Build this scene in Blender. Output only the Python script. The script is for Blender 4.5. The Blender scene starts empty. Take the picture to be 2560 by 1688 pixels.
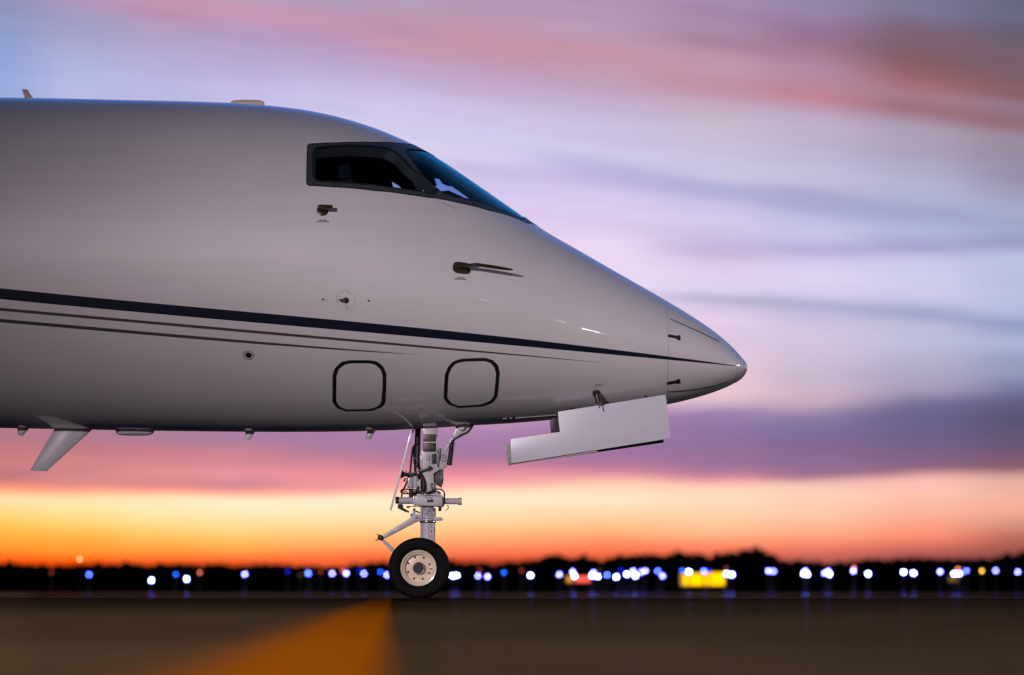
import bpy, bmesh, math, random
import numpy as np
from mathutils import Vector, Matrix
from mathutils.geometry import delaunay_2d_cdt

random.seed(7)
R = math.radians
scene = bpy.context.scene
COL = scene.collection

# ------------------------------------------------------------------ camera
F = 7467.0                      # focal length in photo pixels (105 mm on 36 mm over 2560 px)
K = 2560.0 / 2378.0
DIST = 22.09
CAMZ = 0.085
PITCH = math.atan((1466 - 844) / F)
CP, SP = math.cos(PITCH), math.sin(PITCH)
CAM = np.array([0.0, -DIST, CAMZ])


def ray(dx, dy):
    u = (dx * K - 1280) / F
    v = (844 - dy * K) / F
    return np.array([u, CP - v * SP, SP + v * CP])


def at(dx, dy, Y=0.0):
    d = ray(dx, dy)
    return Vector(CAM + d * ((Y + DIST) / d[1]))


def ground_at(dx, dy, z=0.0):
    d = ray(dx, dy)
    return Vector(CAM + d * ((z - CAMZ) / d[2]))


cam_d = bpy.data.cameras.new('camera')
cam_d.sensor_width = 36
cam_d.lens = 105
cam_d.clip_start = 0.05
cam_d.clip_end = 8000
cam_d.dof.use_dof = True
cam_d.dof.focus_distance = DIST - 0.75
cam_d.dof.aperture_fstop = 1.65
cam = bpy.data.objects.new('camera', cam_d)
COL.objects.link(cam)
cam.location = CAM
cam.rotation_euler = (R(90) + PITCH, 0, 0)
scene.camera = cam
scene.view_settings.view_transform = 'Standard'
scene.view_settings.look = 'None'
scene.view_settings.exposure = 0
scene.view_settings.gamma = 1
scene.view_settings.use_curve_mapping = False
scene.cycles.use_denoising = True
scene.cycles.max_bounces = 8
scene.cycles.sample_clamp_indirect = 6


def lin(c):
    out = []
    for v in c:
        v /= 255.0
        out.append(v / 12.92 if v <= 0.04045 else ((v + 0.055) / 1.055) ** 2.4)
    return out


# ------------------------------------------------------------------ node helper
class NB:
    def __init__(s, tree):
        s.t = tree
        s.n = tree.nodes
        s.l = tree.links

    def node(s, typ, **kw):
        n = s.n.new(typ)
        for k, v in kw.items():
            setattr(n, k, v)
        return n

    def put(s, sock, v):
        if hasattr(v, 'is_output'):
            s.l.new(v, sock)
        elif v is not None:
            sock.default_value = v

    def m(s, op, a, b=None, c=None, clamp=False):
        n = s.node('ShaderNodeMath', operation=op)
        n.use_clamp = clamp
        s.put(n.inputs[0], a)
        if b is not None:
            s.put(n.inputs[1], b)
        if c is not None:
            s.put(n.inputs[2], c)
        return n.outputs[0]

    def step(s, v, a, b, lo=0.0, hi=1.0, smooth=True):
        n = s.node('ShaderNodeMapRange')
        n.interpolation_type = 'SMOOTHSTEP' if smooth else 'LINEAR'
        n.clamp = True
        s.put(n.inputs[0], v)
        n.inputs[1].default_value = a
        n.inputs[2].default_value = b
        n.inputs[3].default_value = lo
        n.inputs[4].default_value = hi
        return n.outputs[0]

    def mix(s, f, a, b, blend='MIX'):
        n = s.node('ShaderNodeMix', data_type='RGBA', blend_type=blend)
        s.put(n.inputs[0], f)
        for sock, v in ((n.inputs[6], a), (n.inputs[7], b)):
            if isinstance(v, (tuple, list)):
                sock.default_value = tuple(v) + ((1,) if len(v) == 3 else ())
            else:
                s.put(sock, v)
        return n.outputs[2]

    def ramp(s, f, stops, interp='LINEAR'):
        n = s.node('ShaderNodeValToRGB')
        cr = n.color_ramp
        cr.interpolation = interp
        while len(cr.elements) > 1:
            cr.elements.remove(cr.elements[-1])
        stops = sorted(stops, key=lambda q: q[0])
        cr.elements[0].position = stops[0][0]
        cr.elements[0].color = tuple(stops[0][1]) + (1,)
        for p, c in stops[1:]:
            e = cr.elements.new(p)
            e.color = tuple(c) + (1,)
        s.put(n.inputs[0], f)
        return n.outputs[0]

    def noise(s, vec, scale=1, detail=3, rough=0.5):
        n = s.node('ShaderNodeTexNoise')
        s.put(n.inputs['Vector'], vec)
        n.inputs['Scale'].default_value = scale
        n.inputs['Detail'].default_value = detail
        n.inputs['Roughness'].default_value = rough
        return n.outputs[0]

    def xyz(s, x, y, z):
        n = s.node('ShaderNodeCombineXYZ')
        for i, v in enumerate((x, y, z)):
            s.put(n.inputs[i], v)
        return n.outputs[0]

    def sep(s, v):
        n = s.node('ShaderNodeSeparateXYZ')
        s.put(n.inputs[0], v)
        return n.outputs

    def poly(s, x, coefs):          # highest power first
        r = float(coefs[0])
        for c in coefs[1:]:
            r = s.m('MULTIPLY_ADD', r, x, float(c))
        return r


# ------------------------------------------------------------------ sky
SKY = {
    0: [(0, 140, 138, 182), (40, 134, 144, 188), (80, 134, 152, 200), (130, 134, 158, 212), (180, 140, 162, 218), (240, 144, 170, 224),
        (700, 190, 180, 222), (1000, 150, 112, 164), (1070, 150, 100, 142), (1100, 156, 100, 134), (1140, 180, 104, 128), (1170, 184, 110, 130),
        (1195, 160, 98, 126), (1210, 190, 112, 126), (1222, 244, 130, 124), (1235, 254, 180, 140), (1250, 254, 222, 176), (1280, 254, 214, 140),
        (1310, 254, 196, 96), (1340, 254, 168, 64), (1365, 254, 148, 50), (1385, 254, 110, 40), (1400, 240, 60, 20)],
    200: [(0, 182, 150, 186), (40, 164, 150, 192), (80, 156, 156, 198), (130, 164, 166, 208), (180, 168, 178, 224), (240, 176, 186, 232),
          (700, 200, 186, 226), (1000, 150, 116, 166), (1075, 150, 106, 148), (1100, 156, 104, 140), (1130, 176, 108, 134), (1160, 192, 116, 136),
          (1180, 186, 116, 138), (1200, 196, 122, 138), (1215, 200, 124, 136), (1228, 248, 146, 136), (1240, 254, 196, 150), (1255, 254, 228, 180),
          (1280, 254, 224, 160), (1310, 254, 210, 120), (1335, 254, 180, 84), (1355, 254, 160, 64), (1380, 254, 140, 50), (1395, 254, 100, 30), (1405, 230, 50, 10)],
    400: [(0, 190, 146, 176), (30, 192, 146, 178), (50, 186, 140, 176), (80, 176, 152, 190), (120, 174, 162, 204), (160, 176, 170, 214),
          (200, 180, 176, 222), (240, 182, 184, 230), (700, 210, 195, 230), (1000, 150, 120, 168), (1080, 150, 112, 156), (1105, 156, 108, 148),
          (1130, 186, 112, 140), (1160, 198, 120, 144), (1180, 214, 132, 148), (1200, 206, 130, 148), (1218, 204, 126, 142), (1229, 248, 146, 146),
          (1237, 252, 176, 150), (1250, 254, 230, 188), (1268, 254, 234, 190), (1295, 254, 226, 166), (1320, 254, 212, 132), (1345, 254, 186, 96),
          (1370, 254, 156, 70), (1388, 254, 124, 50), (1402, 250, 80, 40), (1412, 200, 56, 26)],
    600: [(0, 178, 158, 190), (25, 194, 150, 182), (50, 200, 150, 182), (75, 182, 152, 190), (110, 176, 154, 196), (150, 178, 164, 206),
          (200, 186, 176, 222), (250, 196, 190, 234), (700, 216, 200, 234), (1000, 150, 122, 170), (1085, 150, 116, 164), (1100, 152, 112, 160),
          (1120, 172, 118, 150), (1140, 198, 122, 150), (1160, 196, 124, 150), (1180, 226, 140, 158), (1200, 210, 132, 152), (1215, 190, 124, 148),
          (1228, 244, 144, 150), (1236, 252, 170, 150), (1248, 254, 232, 196), (1265, 254, 238, 204), (1290, 254, 230, 180), (1320, 254, 218, 150),
          (1345, 254, 196, 110), (1370, 254, 168, 84), (1385, 254, 140, 64), (1400, 250, 90, 50), (1410, 200, 60, 30)],
    800: [(0, 176, 160, 188), (30, 184, 150, 182), (55, 198, 150, 182), (80, 190, 146, 180), (110, 182, 150, 190), (150, 182, 160, 202),
          (200, 192, 180, 222), (250, 200, 194, 234), (300, 204, 200, 238), (700, 222, 206, 238), (1000, 156, 126, 174), (1085, 152, 116, 166),
          (1105, 152, 112, 162), (1130, 166, 114, 154), (1155, 196, 124, 152), (1180, 222, 136, 156), (1205, 226, 140, 158), (1220, 224, 140, 156),
          (1230, 248, 160, 160), (1238, 252, 190, 166), (1248, 254, 230, 198), (1265, 254, 238, 206), (1290, 254, 230, 182), (1320, 254, 214, 152),
          (1345, 254, 190, 118), (1370, 254, 158, 92), (1388, 254, 120, 70), (1400, 244, 90, 56)],
    1000: [(0, 174, 158, 184), (40, 186, 148, 180), (70, 188, 144, 176), (95, 190, 146, 178), (115, 198, 148, 174), (140, 194, 152, 184),
           (180, 188, 164, 202), (220, 198, 184, 224), (280, 208, 200, 238), (340, 212, 206, 240), (380, 214, 208, 240), (700, 226, 210, 240),
           (1000, 170, 136, 180), (1070, 156, 122, 172), (1100, 150, 114, 168), (1130, 156, 112, 160), (1160, 184, 118, 156), (1185, 222, 136, 156),
           (1210, 244, 156, 166), (1225, 250, 172, 166), (1238, 254, 214, 188), (1255, 254, 238, 208), (1290, 254, 230, 184), (1320, 254, 210, 152),
           (1345, 254, 182, 118), (1370, 254, 146, 96), (1390, 250, 106, 70), (1400, 220, 80, 56)],
    1200: [(0, 176, 152, 184), (60, 192, 148, 178), (110, 200, 146, 170), (140, 196, 148, 176), (180, 190, 156, 190), (220, 196, 170, 206),
           (260, 202, 188, 226), (330, 210, 204, 240), (400, 214, 206, 240), (430, 200, 190, 232), (470, 212, 200, 240), (520, 220, 204, 240),
           (700, 232, 214, 242), (1000, 190, 150, 190), (1060, 180, 140, 184), (1085, 160, 124, 174), (1110, 150, 114, 166), (1135, 152, 112, 162),
           (1160, 178, 116, 156), (1185, 220, 134, 158), (1207, 246, 162, 168), (1220, 252, 190, 178), (1234, 254, 228, 196), (1255, 254, 236, 204),
           (1290, 254, 222, 176), (1320, 254, 200, 146), (1345, 254, 172, 120), (1370, 252, 136, 98), (1390, 244, 98, 68), (1400, 190, 60, 50)],
    1500: [(0, 178, 146, 178), (40, 180, 152, 184), (110, 190, 152, 180), (130, 200, 146, 168), (165, 194, 150, 176), (210, 192, 158, 186),
           (260, 196, 176, 208), (300, 200, 188, 222), (390, 206, 200, 234), (420, 184, 180, 222), (450, 190, 180, 226), (480, 214, 202, 240),
           (560, 222, 204, 240), (640, 236, 218, 244), (720, 234, 216, 244), (800, 232, 208, 238), (1000, 224, 188, 212), (1030, 160, 132, 180),
           (1090, 150, 112, 166), (1133, 150, 108, 160), (1160, 168, 112, 156), (1185, 220, 140, 160), (1200, 248, 180, 170), (1218, 254, 220, 190),
           (1250, 254, 232, 200), (1290, 254, 214, 170), (1320, 254, 190, 136), (1345, 254, 160, 114), (1370, 252, 122, 86), (1395, 230, 90, 62)],
    1800: [(0, 166, 142, 180), (40, 164, 136, 170), (80, 168, 138, 168), (120, 168, 128, 158), (150, 190, 146, 172), (180, 194, 150, 176),
           (215, 194, 144, 166), (240, 192, 146, 172), (260, 196, 166, 194), (300, 200, 184, 206), (350, 200, 190, 214), (400, 204, 198, 228),
           (450, 200, 196, 228), (470, 176, 174, 216), (490, 180, 178, 222), (515, 200, 192, 230), (560, 212, 202, 238), (600, 204, 192, 230),
           (620, 196, 180, 220), (640, 202, 182, 222), (660, 220, 202, 238), (700, 228, 210, 240), (730, 222, 212, 240), (755, 176, 172, 212),
           (770, 212, 196, 230), (800, 228, 206, 234), (850, 220, 202, 228), (900, 226, 200, 222), (950, 228, 198, 216), (1000, 230, 196, 210),
           (1020, 196, 166, 196), (1040, 142, 122, 172), (1080, 134, 112, 164), (1110, 134, 108, 160), (1140, 144, 108, 158), (1165, 150, 108, 152),
           (1190, 200, 130, 158), (1205, 248, 176, 168), (1225, 254, 218, 190), (1250, 254, 222, 192), (1300, 254, 206, 166), (1330, 254, 190, 146),
           (1350, 254, 160, 122), (1370, 252, 128, 98), (1390, 230, 100, 80), (1410, 200, 80, 70)],
    2030: [(0, 146, 134, 172), (40, 150, 130, 168), (100, 150, 112, 144), (130, 160, 118, 146), (180, 178, 134, 164), (220, 184, 134, 160),
           (255, 192, 128, 146), (275, 190, 150, 176), (300, 192, 172, 200), (350, 192, 178, 204), (400, 190, 184, 214), (440, 194, 190, 220),
           (470, 196, 190, 222), (490, 168, 166, 208), (530, 170, 172, 214), (560, 190, 190, 228), (590, 202, 200, 236), (620, 184, 180, 222),
           (640, 190, 178, 222), (660, 212, 204, 240), (700, 222, 212, 242), (740, 214, 206, 238), (765, 176, 176, 212), (785, 190, 184, 220),
           (810, 206, 194, 224), (850, 212, 196, 224), (900, 206, 190, 216), (950, 198, 182, 208), (990, 204, 178, 200), (1020, 192, 168, 190),
           (1050, 130, 116, 164), (1080, 118, 106, 158), (1110, 120, 100, 152), (1140, 128, 100, 148), (1170, 140, 104, 148), (1190, 152, 110, 142),
           (1202, 220, 170, 170), (1215, 250, 200, 184), (1240, 254, 208, 184), (1280, 254, 204, 176), (1310, 252, 188, 158), (1340, 252, 166, 132),
           (1360, 248, 138, 110), (1380, 226, 110, 98), (1400, 176, 88, 84)],
    2300: [(0, 120, 116, 150), (40, 124, 118, 152), (90, 122, 98, 120), (130, 124, 92, 112), (170, 128, 88, 98), (200, 146, 94, 104),
           (230, 164, 106, 120), (260, 168, 122, 138), (290, 156, 108, 126), (310, 164, 130, 152), (330, 172, 156, 180), (380, 172, 160, 184),
           (420, 172, 168, 196), (470, 178, 178, 210), (510, 176, 182, 214), (540, 158, 166, 206), (560, 164, 170, 212), (590, 178, 186, 224),
           (615, 168, 172, 214), (630, 162, 160, 206), (645, 182, 180, 222), (660, 202, 200, 236), (700, 206, 206, 238), (750, 206, 202, 236),
           (785, 160, 168, 206), (800, 160, 168, 206), (820, 190, 188, 218), (850, 186, 190, 220), (900, 182, 180, 210), (940, 172, 168, 198),
           (980, 166, 156, 188), (1000, 140, 134, 174), (1020, 108, 104, 150), (1050, 96, 94, 142), (1090, 96, 90, 138), (1120, 108, 92, 138),
           (1150, 120, 92, 134), (1175, 136, 96, 128), (1190, 220, 160, 160), (1205, 250, 192, 184), (1240, 254, 196, 180), (1280, 254, 182, 160),
           (1320, 254, 158, 134), (1345, 250, 138, 114), (1360, 224, 120, 104), (1380, 186, 92, 88), (1400, 150, 74, 74)],
    2550: [(0, 98, 98, 126), (60, 104, 104, 132), (110, 102, 92, 112), (160, 116, 92, 112), (210, 122, 92, 106), (240, 138, 94, 102),
           (260, 136, 94, 104), (285, 146, 118, 140), (310, 140, 108, 122), (335, 142, 104, 116), (360, 156, 136, 158), (420, 152, 142, 166),
           (470, 152, 144, 174), (510, 162, 164, 196), (550, 164, 172, 206), (570, 158, 166, 200), (600, 160, 168, 206), (615, 146, 154, 196),
           (635, 164, 168, 208), (660, 186, 196, 228), (700, 184, 192, 226), (760, 182, 192, 226), (800, 172, 184, 220), (815, 142, 156, 200),
           (830, 150, 164, 206), (860, 172, 184, 218), (900, 152, 164, 200), (950, 140, 150, 186), (980, 116, 122, 164), (1010, 92, 92, 138),
           (1050, 76, 76, 116), (1090, 82, 78, 118), (1120, 96, 80, 118), (1150, 116, 84, 112), (1175, 130, 88, 106), (1190, 200, 150, 144),
           (1205, 228, 176, 164), (1240, 240, 178, 160), (1280, 244, 172, 152), (1310, 214, 148, 130), (1340, 190, 110, 98), (1370, 160, 84, 80),
           (1400, 120, 62, 64)],
}
SHX = [-200, 0, 60, 500, 640, 780, 920, 1030, 1200, 1330, 1480, 1700]
SHS = [0.10, 0.12, 0.14, 0.13, 0.06, 0.08, 0.02, -0.03, -0.028, -0.005, 0.0, 0.0]


def shear(y):
    return float(np.interp(y, SHX, SHS))


def build_world():
    w = bpy.data.worlds.new('World')
    scene.world = w
    w.use_nodes = True
    w.node_tree.nodes.clear()
    b = NB(w.node_tree)
    tc = b.node('ShaderNodeTexCoord')
    X, Y, Z = b.sep(tc.outputs['Generated'])
    az = b.m('MULTIPLY', b.m('ARCTAN2', X, Y), 180 / math.pi)
    el = b.m('MULTIPLY', b.m('ARCSINE', Z), 180 / math.pi)
    px = b.m('MULTIPLY_ADD', az, 130.32, 1280.0)
    py = b.m('MULTIPLY_ADD', el, -130.32, 1466.0)
    # cloud structure: slow wander of the bands plus fine streaks
    n1 = b.noise(b.xyz(b.m('MULTIPLY', az, 0.22), b.m('MULTIPLY', el, 0.75), 3.1), 1.0, 3, 0.5)
    n2 = b.noise(b.xyz(b.m('MULTIPLY', b.m('MULTIPLY_ADD', el, 2.2, az), 0.28), b.m('MULTIPLY', b.m('MULTIPLY_ADD', az, 0.11, el), 2.3), 9.0), 1.0, 4, 0.55)
    amp = b.step(py, 1420, 1150, 0.15, 1.0)
    wob = b.m('ADD', b.m('MULTIPLY', b.m('SUBTRACT', n1, 0.5), 26.0), b.m('MULTIPLY', b.m('SUBTRACT', n2, 0.5), 16.0))
    py = b.m('ADD', py, b.m('MULTIPLY', wob, amp))
    fc = b.node('ShaderNodeValToRGB')       # shear of the cloud bands as a function of height
    cr = fc.color_ramp
    lo, hi = -200.0, 1700.0
    cr.elements[0].position = 0
    v = SHS[0] + 0.2
    cr.elements[0].color = (v, v, v, 1)
    cr.elements[1].position = 1
    v = SHS[-1] + 0.2
    cr.elements[1].color = (v, v, v, 1)
    for xx, ss in list(zip(SHX, SHS))[1:-1]:
        e = cr.elements.new((xx - lo) / (hi - lo))
        e.color = (ss + 0.2,) * 3 + (1,)
    b.put(fc.inputs[0], b.step(py, lo, hi, smooth=False))
    sh = b.m('SUBTRACT', b.sep(fc.outputs[0])[0], 0.2)
    pxc = b.m('MINIMUM', b.m('MAXIMUM', px, 0.0), 2550.0)
    yy = b.m('SUBTRACT', py, b.m('MULTIPLY', sh, b.m('SUBTRACT', pxc, 1280.0)))
    A0, A1, B1 = -160.0, 730.0, 1460.0
    fu = b.step(yy, A0, A1, smooth=False)
    fl = b.step(yy, A1, B1, smooth=False)
    cu = cl = None
    xs = sorted(SKY)
    for i, x in enumerate(xs):
        st = [(y - shear(y) * (x - 1280), lin(c)) for y, *c in SKY[x]]
        ys = [q[0] for q in st]
        cs = np.array([q[1] for q in st])
        mid = [float(np.interp(A1, ys, cs[:, k])) for k in range(3)]
        up = [((y - A0) / (A1 - A0), c) for y, c in st if A0 < y < A1] + [(1.0, mid)]
        dn = [(0.0, mid)] + [((y - A1) / (B1 - A1), c) for y, c in st if A1 < y < B1]
        ru, rl = b.ramp(fu, up[-32:]), b.ramp(fl, dn[:32])
        if cu is None:
            cu, cl = ru, rl
        else:
            f = b.step(px, xs[i - 1], x)
            cu, cl = b.mix(f, cu, ru), b.mix(f, cl, rl)
    front = b.mix(b.m('GREATER_THAN', yy, A1), cu, cl)
    n3 = b.noise(b.xyz(b.m('MULTIPLY', az, 0.35), b.m('MULTIPLY', b.m('MULTIPLY_ADD', az, 0.1, el), 3.6), 21.0), 1.0, 5, 0.55)
    k = b.m('MULTIPLY_ADD', b.m('SUBTRACT', n3, 0.5), b.m('MULTIPLY', amp, 0.19), 1.0)
    front = b.mix(1.0, front, b.xyz(k, k, k), 'MULTIPLY')
    # the rest of the dusk dome
    fe = b.step(el, -5, 90, smooth=False)

    def dome(stops):
        return b.ramp(fe, [((e + 5) / 95, c) for e, c in stops])
    dfront = dome([(-5, (.02, .01, .01)), (-0.5, (.25, .08, .05)), (1, (.75, .28, .13)), (4, (.8, .55, .42)), (8, (.42, .36, .58)), (14, (.16, .25, .60)),
                   (24, (.055, .21, .72)), (36, (.02, .075, .23)), (52, (.009, .022, .06)), (90, (.006, .012, .03))])
    dback = dome(BACK)
    h = b.m('SQRT', b.m('ADD', b.m('MULTIPLY', X, X), b.m('ADD', b.m('MULTIPLY', Y, Y), 1e-6)))
    c = b.m('DIVIDE', Y, h)
    front = b.mix(1.0, front, (.955, .955, .965), 'MULTIPLY')
    dm = b.mix(b.step(c, -0.35, 0.75), dback, dfront)
    maz = b.step(b.m('ABSOLUTE', az), 10.5, 32.0)
    mel = b.step(el, 11.3, 17.0)
    mb = b.step(el, -0.2, -1.5)
    msk = b.m('MAXIMUM', b.m('MAXIMUM', maz, mel), mb)
    colr = b.mix(msk, front, dm)
    sky = b.node('ShaderNodeTexSky', sky_type='NISHITA')
    sky.sun_disc = False
    sky.sun_elevation = R(2.5)
    sky.sun_rotation = R(-14)
    bg1 = b.node('ShaderNodeBackground')
    b.put(bg1.inputs[0], colr)
    bg1.inputs[1].default_value = 1.0
    bg2 = b.node('ShaderNodeBackground')
    b.put(bg2.inputs[0], sky.outputs[0])
    bg2.inputs[1].default_value = 0.004
    add = b.node('ShaderNodeAddShader')
    b.l.new(bg1.outputs[0], add.inputs[0])
    b.l.new(bg2.outputs[0], add.inputs[1])
    out = b.node('ShaderNodeOutputWorld')
    b.l.new(add.outputs[0], out.inputs[0])


BACK = [(-5, (.004, .003, .003)), (-0.5, (.012, .009, .01)), (.4, (.34, .22, .20)), (1.4, (.10, .07, .08)), (6, (.11, .075, .10)), (14, (.12, .086, .115)), (26, (.055, .043, .062)),
        (42, (.016, .018, .03)), (60, (.008, .012, .026)), (90, (.006, .012, .03))]
build_world()

# the sun is down at the horizon behind the aeroplane: a last weak warm light
sd = bpy.data.lights.new('sun', 'SUN')
sd.energy = 0.02
sd.angle = R(10)
sd.color = (1, .55, .3)
sun = bpy.data.objects.new('sun', sd)
COL.objects.link(sun)
sdir = Vector((math.sin(R(-14)) * math.cos(R(2.5)), math.cos(R(-14)) * math.cos(R(2.5)), math.sin(R(2.5))))
sun.rotation_euler = (-sdir).to_track_quat('-Z', 'Y').to_euler()
sun.location = (-20, 60, 30)
# apron floodlight on its mast, behind and left of the camera: it casts the probes' shadows
KEY_AIM = Vector((0.95, -0.9, 1.9))
kaz, kel, kd = R(-23), R(8.5), 24.0
ld = bpy.data.lights.new('apron_floodlight', 'SPOT')
ld.energy = 24000
ld.color = (1.0, .872, .95)
ld.spot_size = R(91)
ld.spot_blend = 1.0
ld.shadow_soft_size = 0.08
key = bpy.data.objects.new('apron_floodlight', ld)
COL.objects.link(key)
key.location = KEY_AIM + Vector((math.sin(kaz) * math.cos(kel), -math.cos(kaz) * math.cos(kel), math.sin(kel))) * kd
key.rotation_euler = Vector((.75, .60, -.31)).to_track_quat('-Z', 'Y').to_euler()


# ------------------------------------------------------------------ materials
def mat(name, color, rough=.5, metal=0.0, spec=.5, coat=0.0, coat_rough=.03, var=0.0, vscale=8.0, bump=0.0, bscale=60, emit=None, estr=0):
    m = bpy.data.materials.new(name)
    m.use_nodes = True
    b = NB(m.node_tree)
    p = b.n['Principled BSDF']
    p.inputs['Base Color'].default_value = tuple(color) + (1,)
    p.inputs['Roughness'].default_value = rough
    p.inputs['Metallic'].default_value = metal
    p.inputs['Specular IOR Level'].default_value = spec
    p.inputs['Coat Weight'].default_value = coat
    p.inputs['Coat Roughness'].default_value = coat_rough
    tc = b.node('ShaderNodeTexCoord')
    if var:
        n = b.noise(tc.outputs['Object'], vscale, 5, .6)
        k = b.step(n, .3, .7, 1 - var, 1 + var)
        b.put(p.inputs['Base Color'], b.mix(1, tuple(color), b.xyz(k, k, k), 'MULTIPLY'))
        b.put(p.inputs['Roughness'], b.step(n, .3, .7, max(.02, rough - .08), min(1, rough + .08)))
    if bump:
        bn = b.node('ShaderNodeBump')
        bn.inputs['Strength'].default_value = bump
        bn.inputs['Distance'].default_value = .004
        b.put(bn.inputs['Height'], b.noise(tc.outputs['Object'], bscale, 4, .6))
        b.l.new(bn.outputs[0], p.inputs['Normal'])
    if emit:
        p.inputs['Emission Color'].default_value = tuple(emit) + (1,)
        p.inputs['Emission Strength'].default_value = estr
    return m


M = {}
M['black'] = mat('black_rubber', (.006, .006, .006), .55, var=.3)
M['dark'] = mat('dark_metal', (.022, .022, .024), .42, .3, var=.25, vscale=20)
M['frame'] = mat('window_frame_metal', (.066, .078, .096), .38, .3, var=.12, vscale=10)
M['bronze'] = mat('bronze_probe', (.05, .043, .026), .35, .55, var=.25, vscale=25)
M['olive'] = mat('olive_lining', (.075, .062, .034), .6, var=.2)
M['gear'] = mat('gear_paint', (.56, .53, .55), .38, 0.0, .5, .3, .1, var=.10, vscale=14)
M['gear_dark'] = mat('gear_grey', (.17, .165, .17), .45, .2, var=.15, vscale=16)
M['white'] = mat('white_paint', (.86, .83, .86), .32, 0, .5, .7, .05, var=.04)
M['door'] = mat('door_paint', (.60, .60, .655), .34, 0, .5, .6, .10, var=.012, vscale=1.2)
M['chrome'] = mat('chrome', (.75, .74, .72), .12, 1.0)
M['alu'] = mat('machined_metal', (.42, .41, .40), .3, .85, var=.1)
M['tyre'] = mat('tyre_rubber', (.0045, .0042, .004), .7, 0, .12, var=.3, vscale=30, bump=.3, bscale=90)
M['rim'] = mat('wheel_paint', (.92, .77, .58), .32, 0, .5, .4, .08, var=.08, vscale=18)
M['brass'] = mat('brass', (.42, .24, .06), .3, .9)
M['text'] = mat('red_lettering', (.16, .035, .035), .5)
M['interior'] = mat('cockpit_black', (.006, .006, .0065), .8)
M['seat'] = mat('seat_cloth', (.004, .004, .0045), .8)
M['lens'] = mat('lamp_lens', (.06, .10, .26), .06, 0, .8, 1.0)
M['placard'] = mat('placard_metal', (.055, .05, .042), .4, .5, var=.3, vscale=60)
M['sill'] = mat('sill_strip', (.30, .29, .28), .4, var=.1)
M['tan'] = mat('antenna_tan', (.90, .74, .56), .45, var=.06)
M['hose'] = mat('blue_hose', (.008, .022, .045), .35)


def glass_mat(name, tint, gloss, k):
    m = bpy.data.materials.new(name)
    m.use_nodes = True
    b = NB(m.node_tree)
    b.n.clear()
    tr = b.node('ShaderNodeBsdfTransparent')
    tr.inputs[0].default_value = tuple(tint) + (1,)
    gl = b.node('ShaderNodeBsdfGlossy')
    gl.inputs['Color'].default_value = tuple(gloss) + (1,)
    gl.inputs['Roughness'].default_value = .015
    fr = b.node('ShaderNodeFresnel')
    ge = b.node('ShaderNodeNewGeometry')     # a thin pane reflects the same from both sides
    b.put(fr.inputs[0], b.m('MULTIPLY_ADD', ge.outputs['Backfacing'], 1 / 1.7 - 1.7, 1.7))
    mx = b.node('ShaderNodeMixShader')
    b.l.new(b.m('MULTIPLY', fr.outputs[0], k), mx.inputs[0])
    b.l.new(tr.outputs[0], mx.inputs[1])
    b.l.new(gl.outputs[0], mx.inputs[2])
    o = b.node('ShaderNodeOutputMaterial')
    b.l.new(mx.outputs[0], o.inputs[0])
    return m


M['glass'] = glass_mat('windshield_glass', (.46, .64, .92), (.22, 1.0, 1), 1.0)
M['side_glass'] = glass_mat('side_window_glass', (.50, .62, .80), (.5, .55, .6), .35)


# ------------------------------------------------------------------ object helpers
def link(name, me, m=None, parent=None, smooth=True, angle=35):
    me.name = name
    o = bpy.data.objects.new(name, me)
    COL.objects.link(o)
    for mm in (m if isinstance(m, (list, tuple)) else [m] if m else []):
        me.materials.append(mm)
    if smooth:
        for p in me.polygons:
            p.use_smooth = True
        if angle:
            me.set_sharp_from_angle(angle=R(angle))
    if parent:
        o.parent = parent
        o.matrix_parent_inverse = parent_world(parent).inverted()
    return o


def parent_world(p):
    if p.parent:
        return parent_world(p.parent) @ p.matrix_parent_inverse @ p.matrix_basis
    return p.matrix_basis.copy()


def tag(o, label, cat, group=None, kind=None):
    if label:
        o['label'] = label
    if cat:
        o['category'] = cat
    if group:
        o['group'] = group
    if kind:
        o['kind'] = kind
    return o


def empty(name, loc):
    o = bpy.data.objects.new(name, None)
    o.empty_display_size = .2
    o.location = loc
    COL.objects.link(o)
    return o


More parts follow.
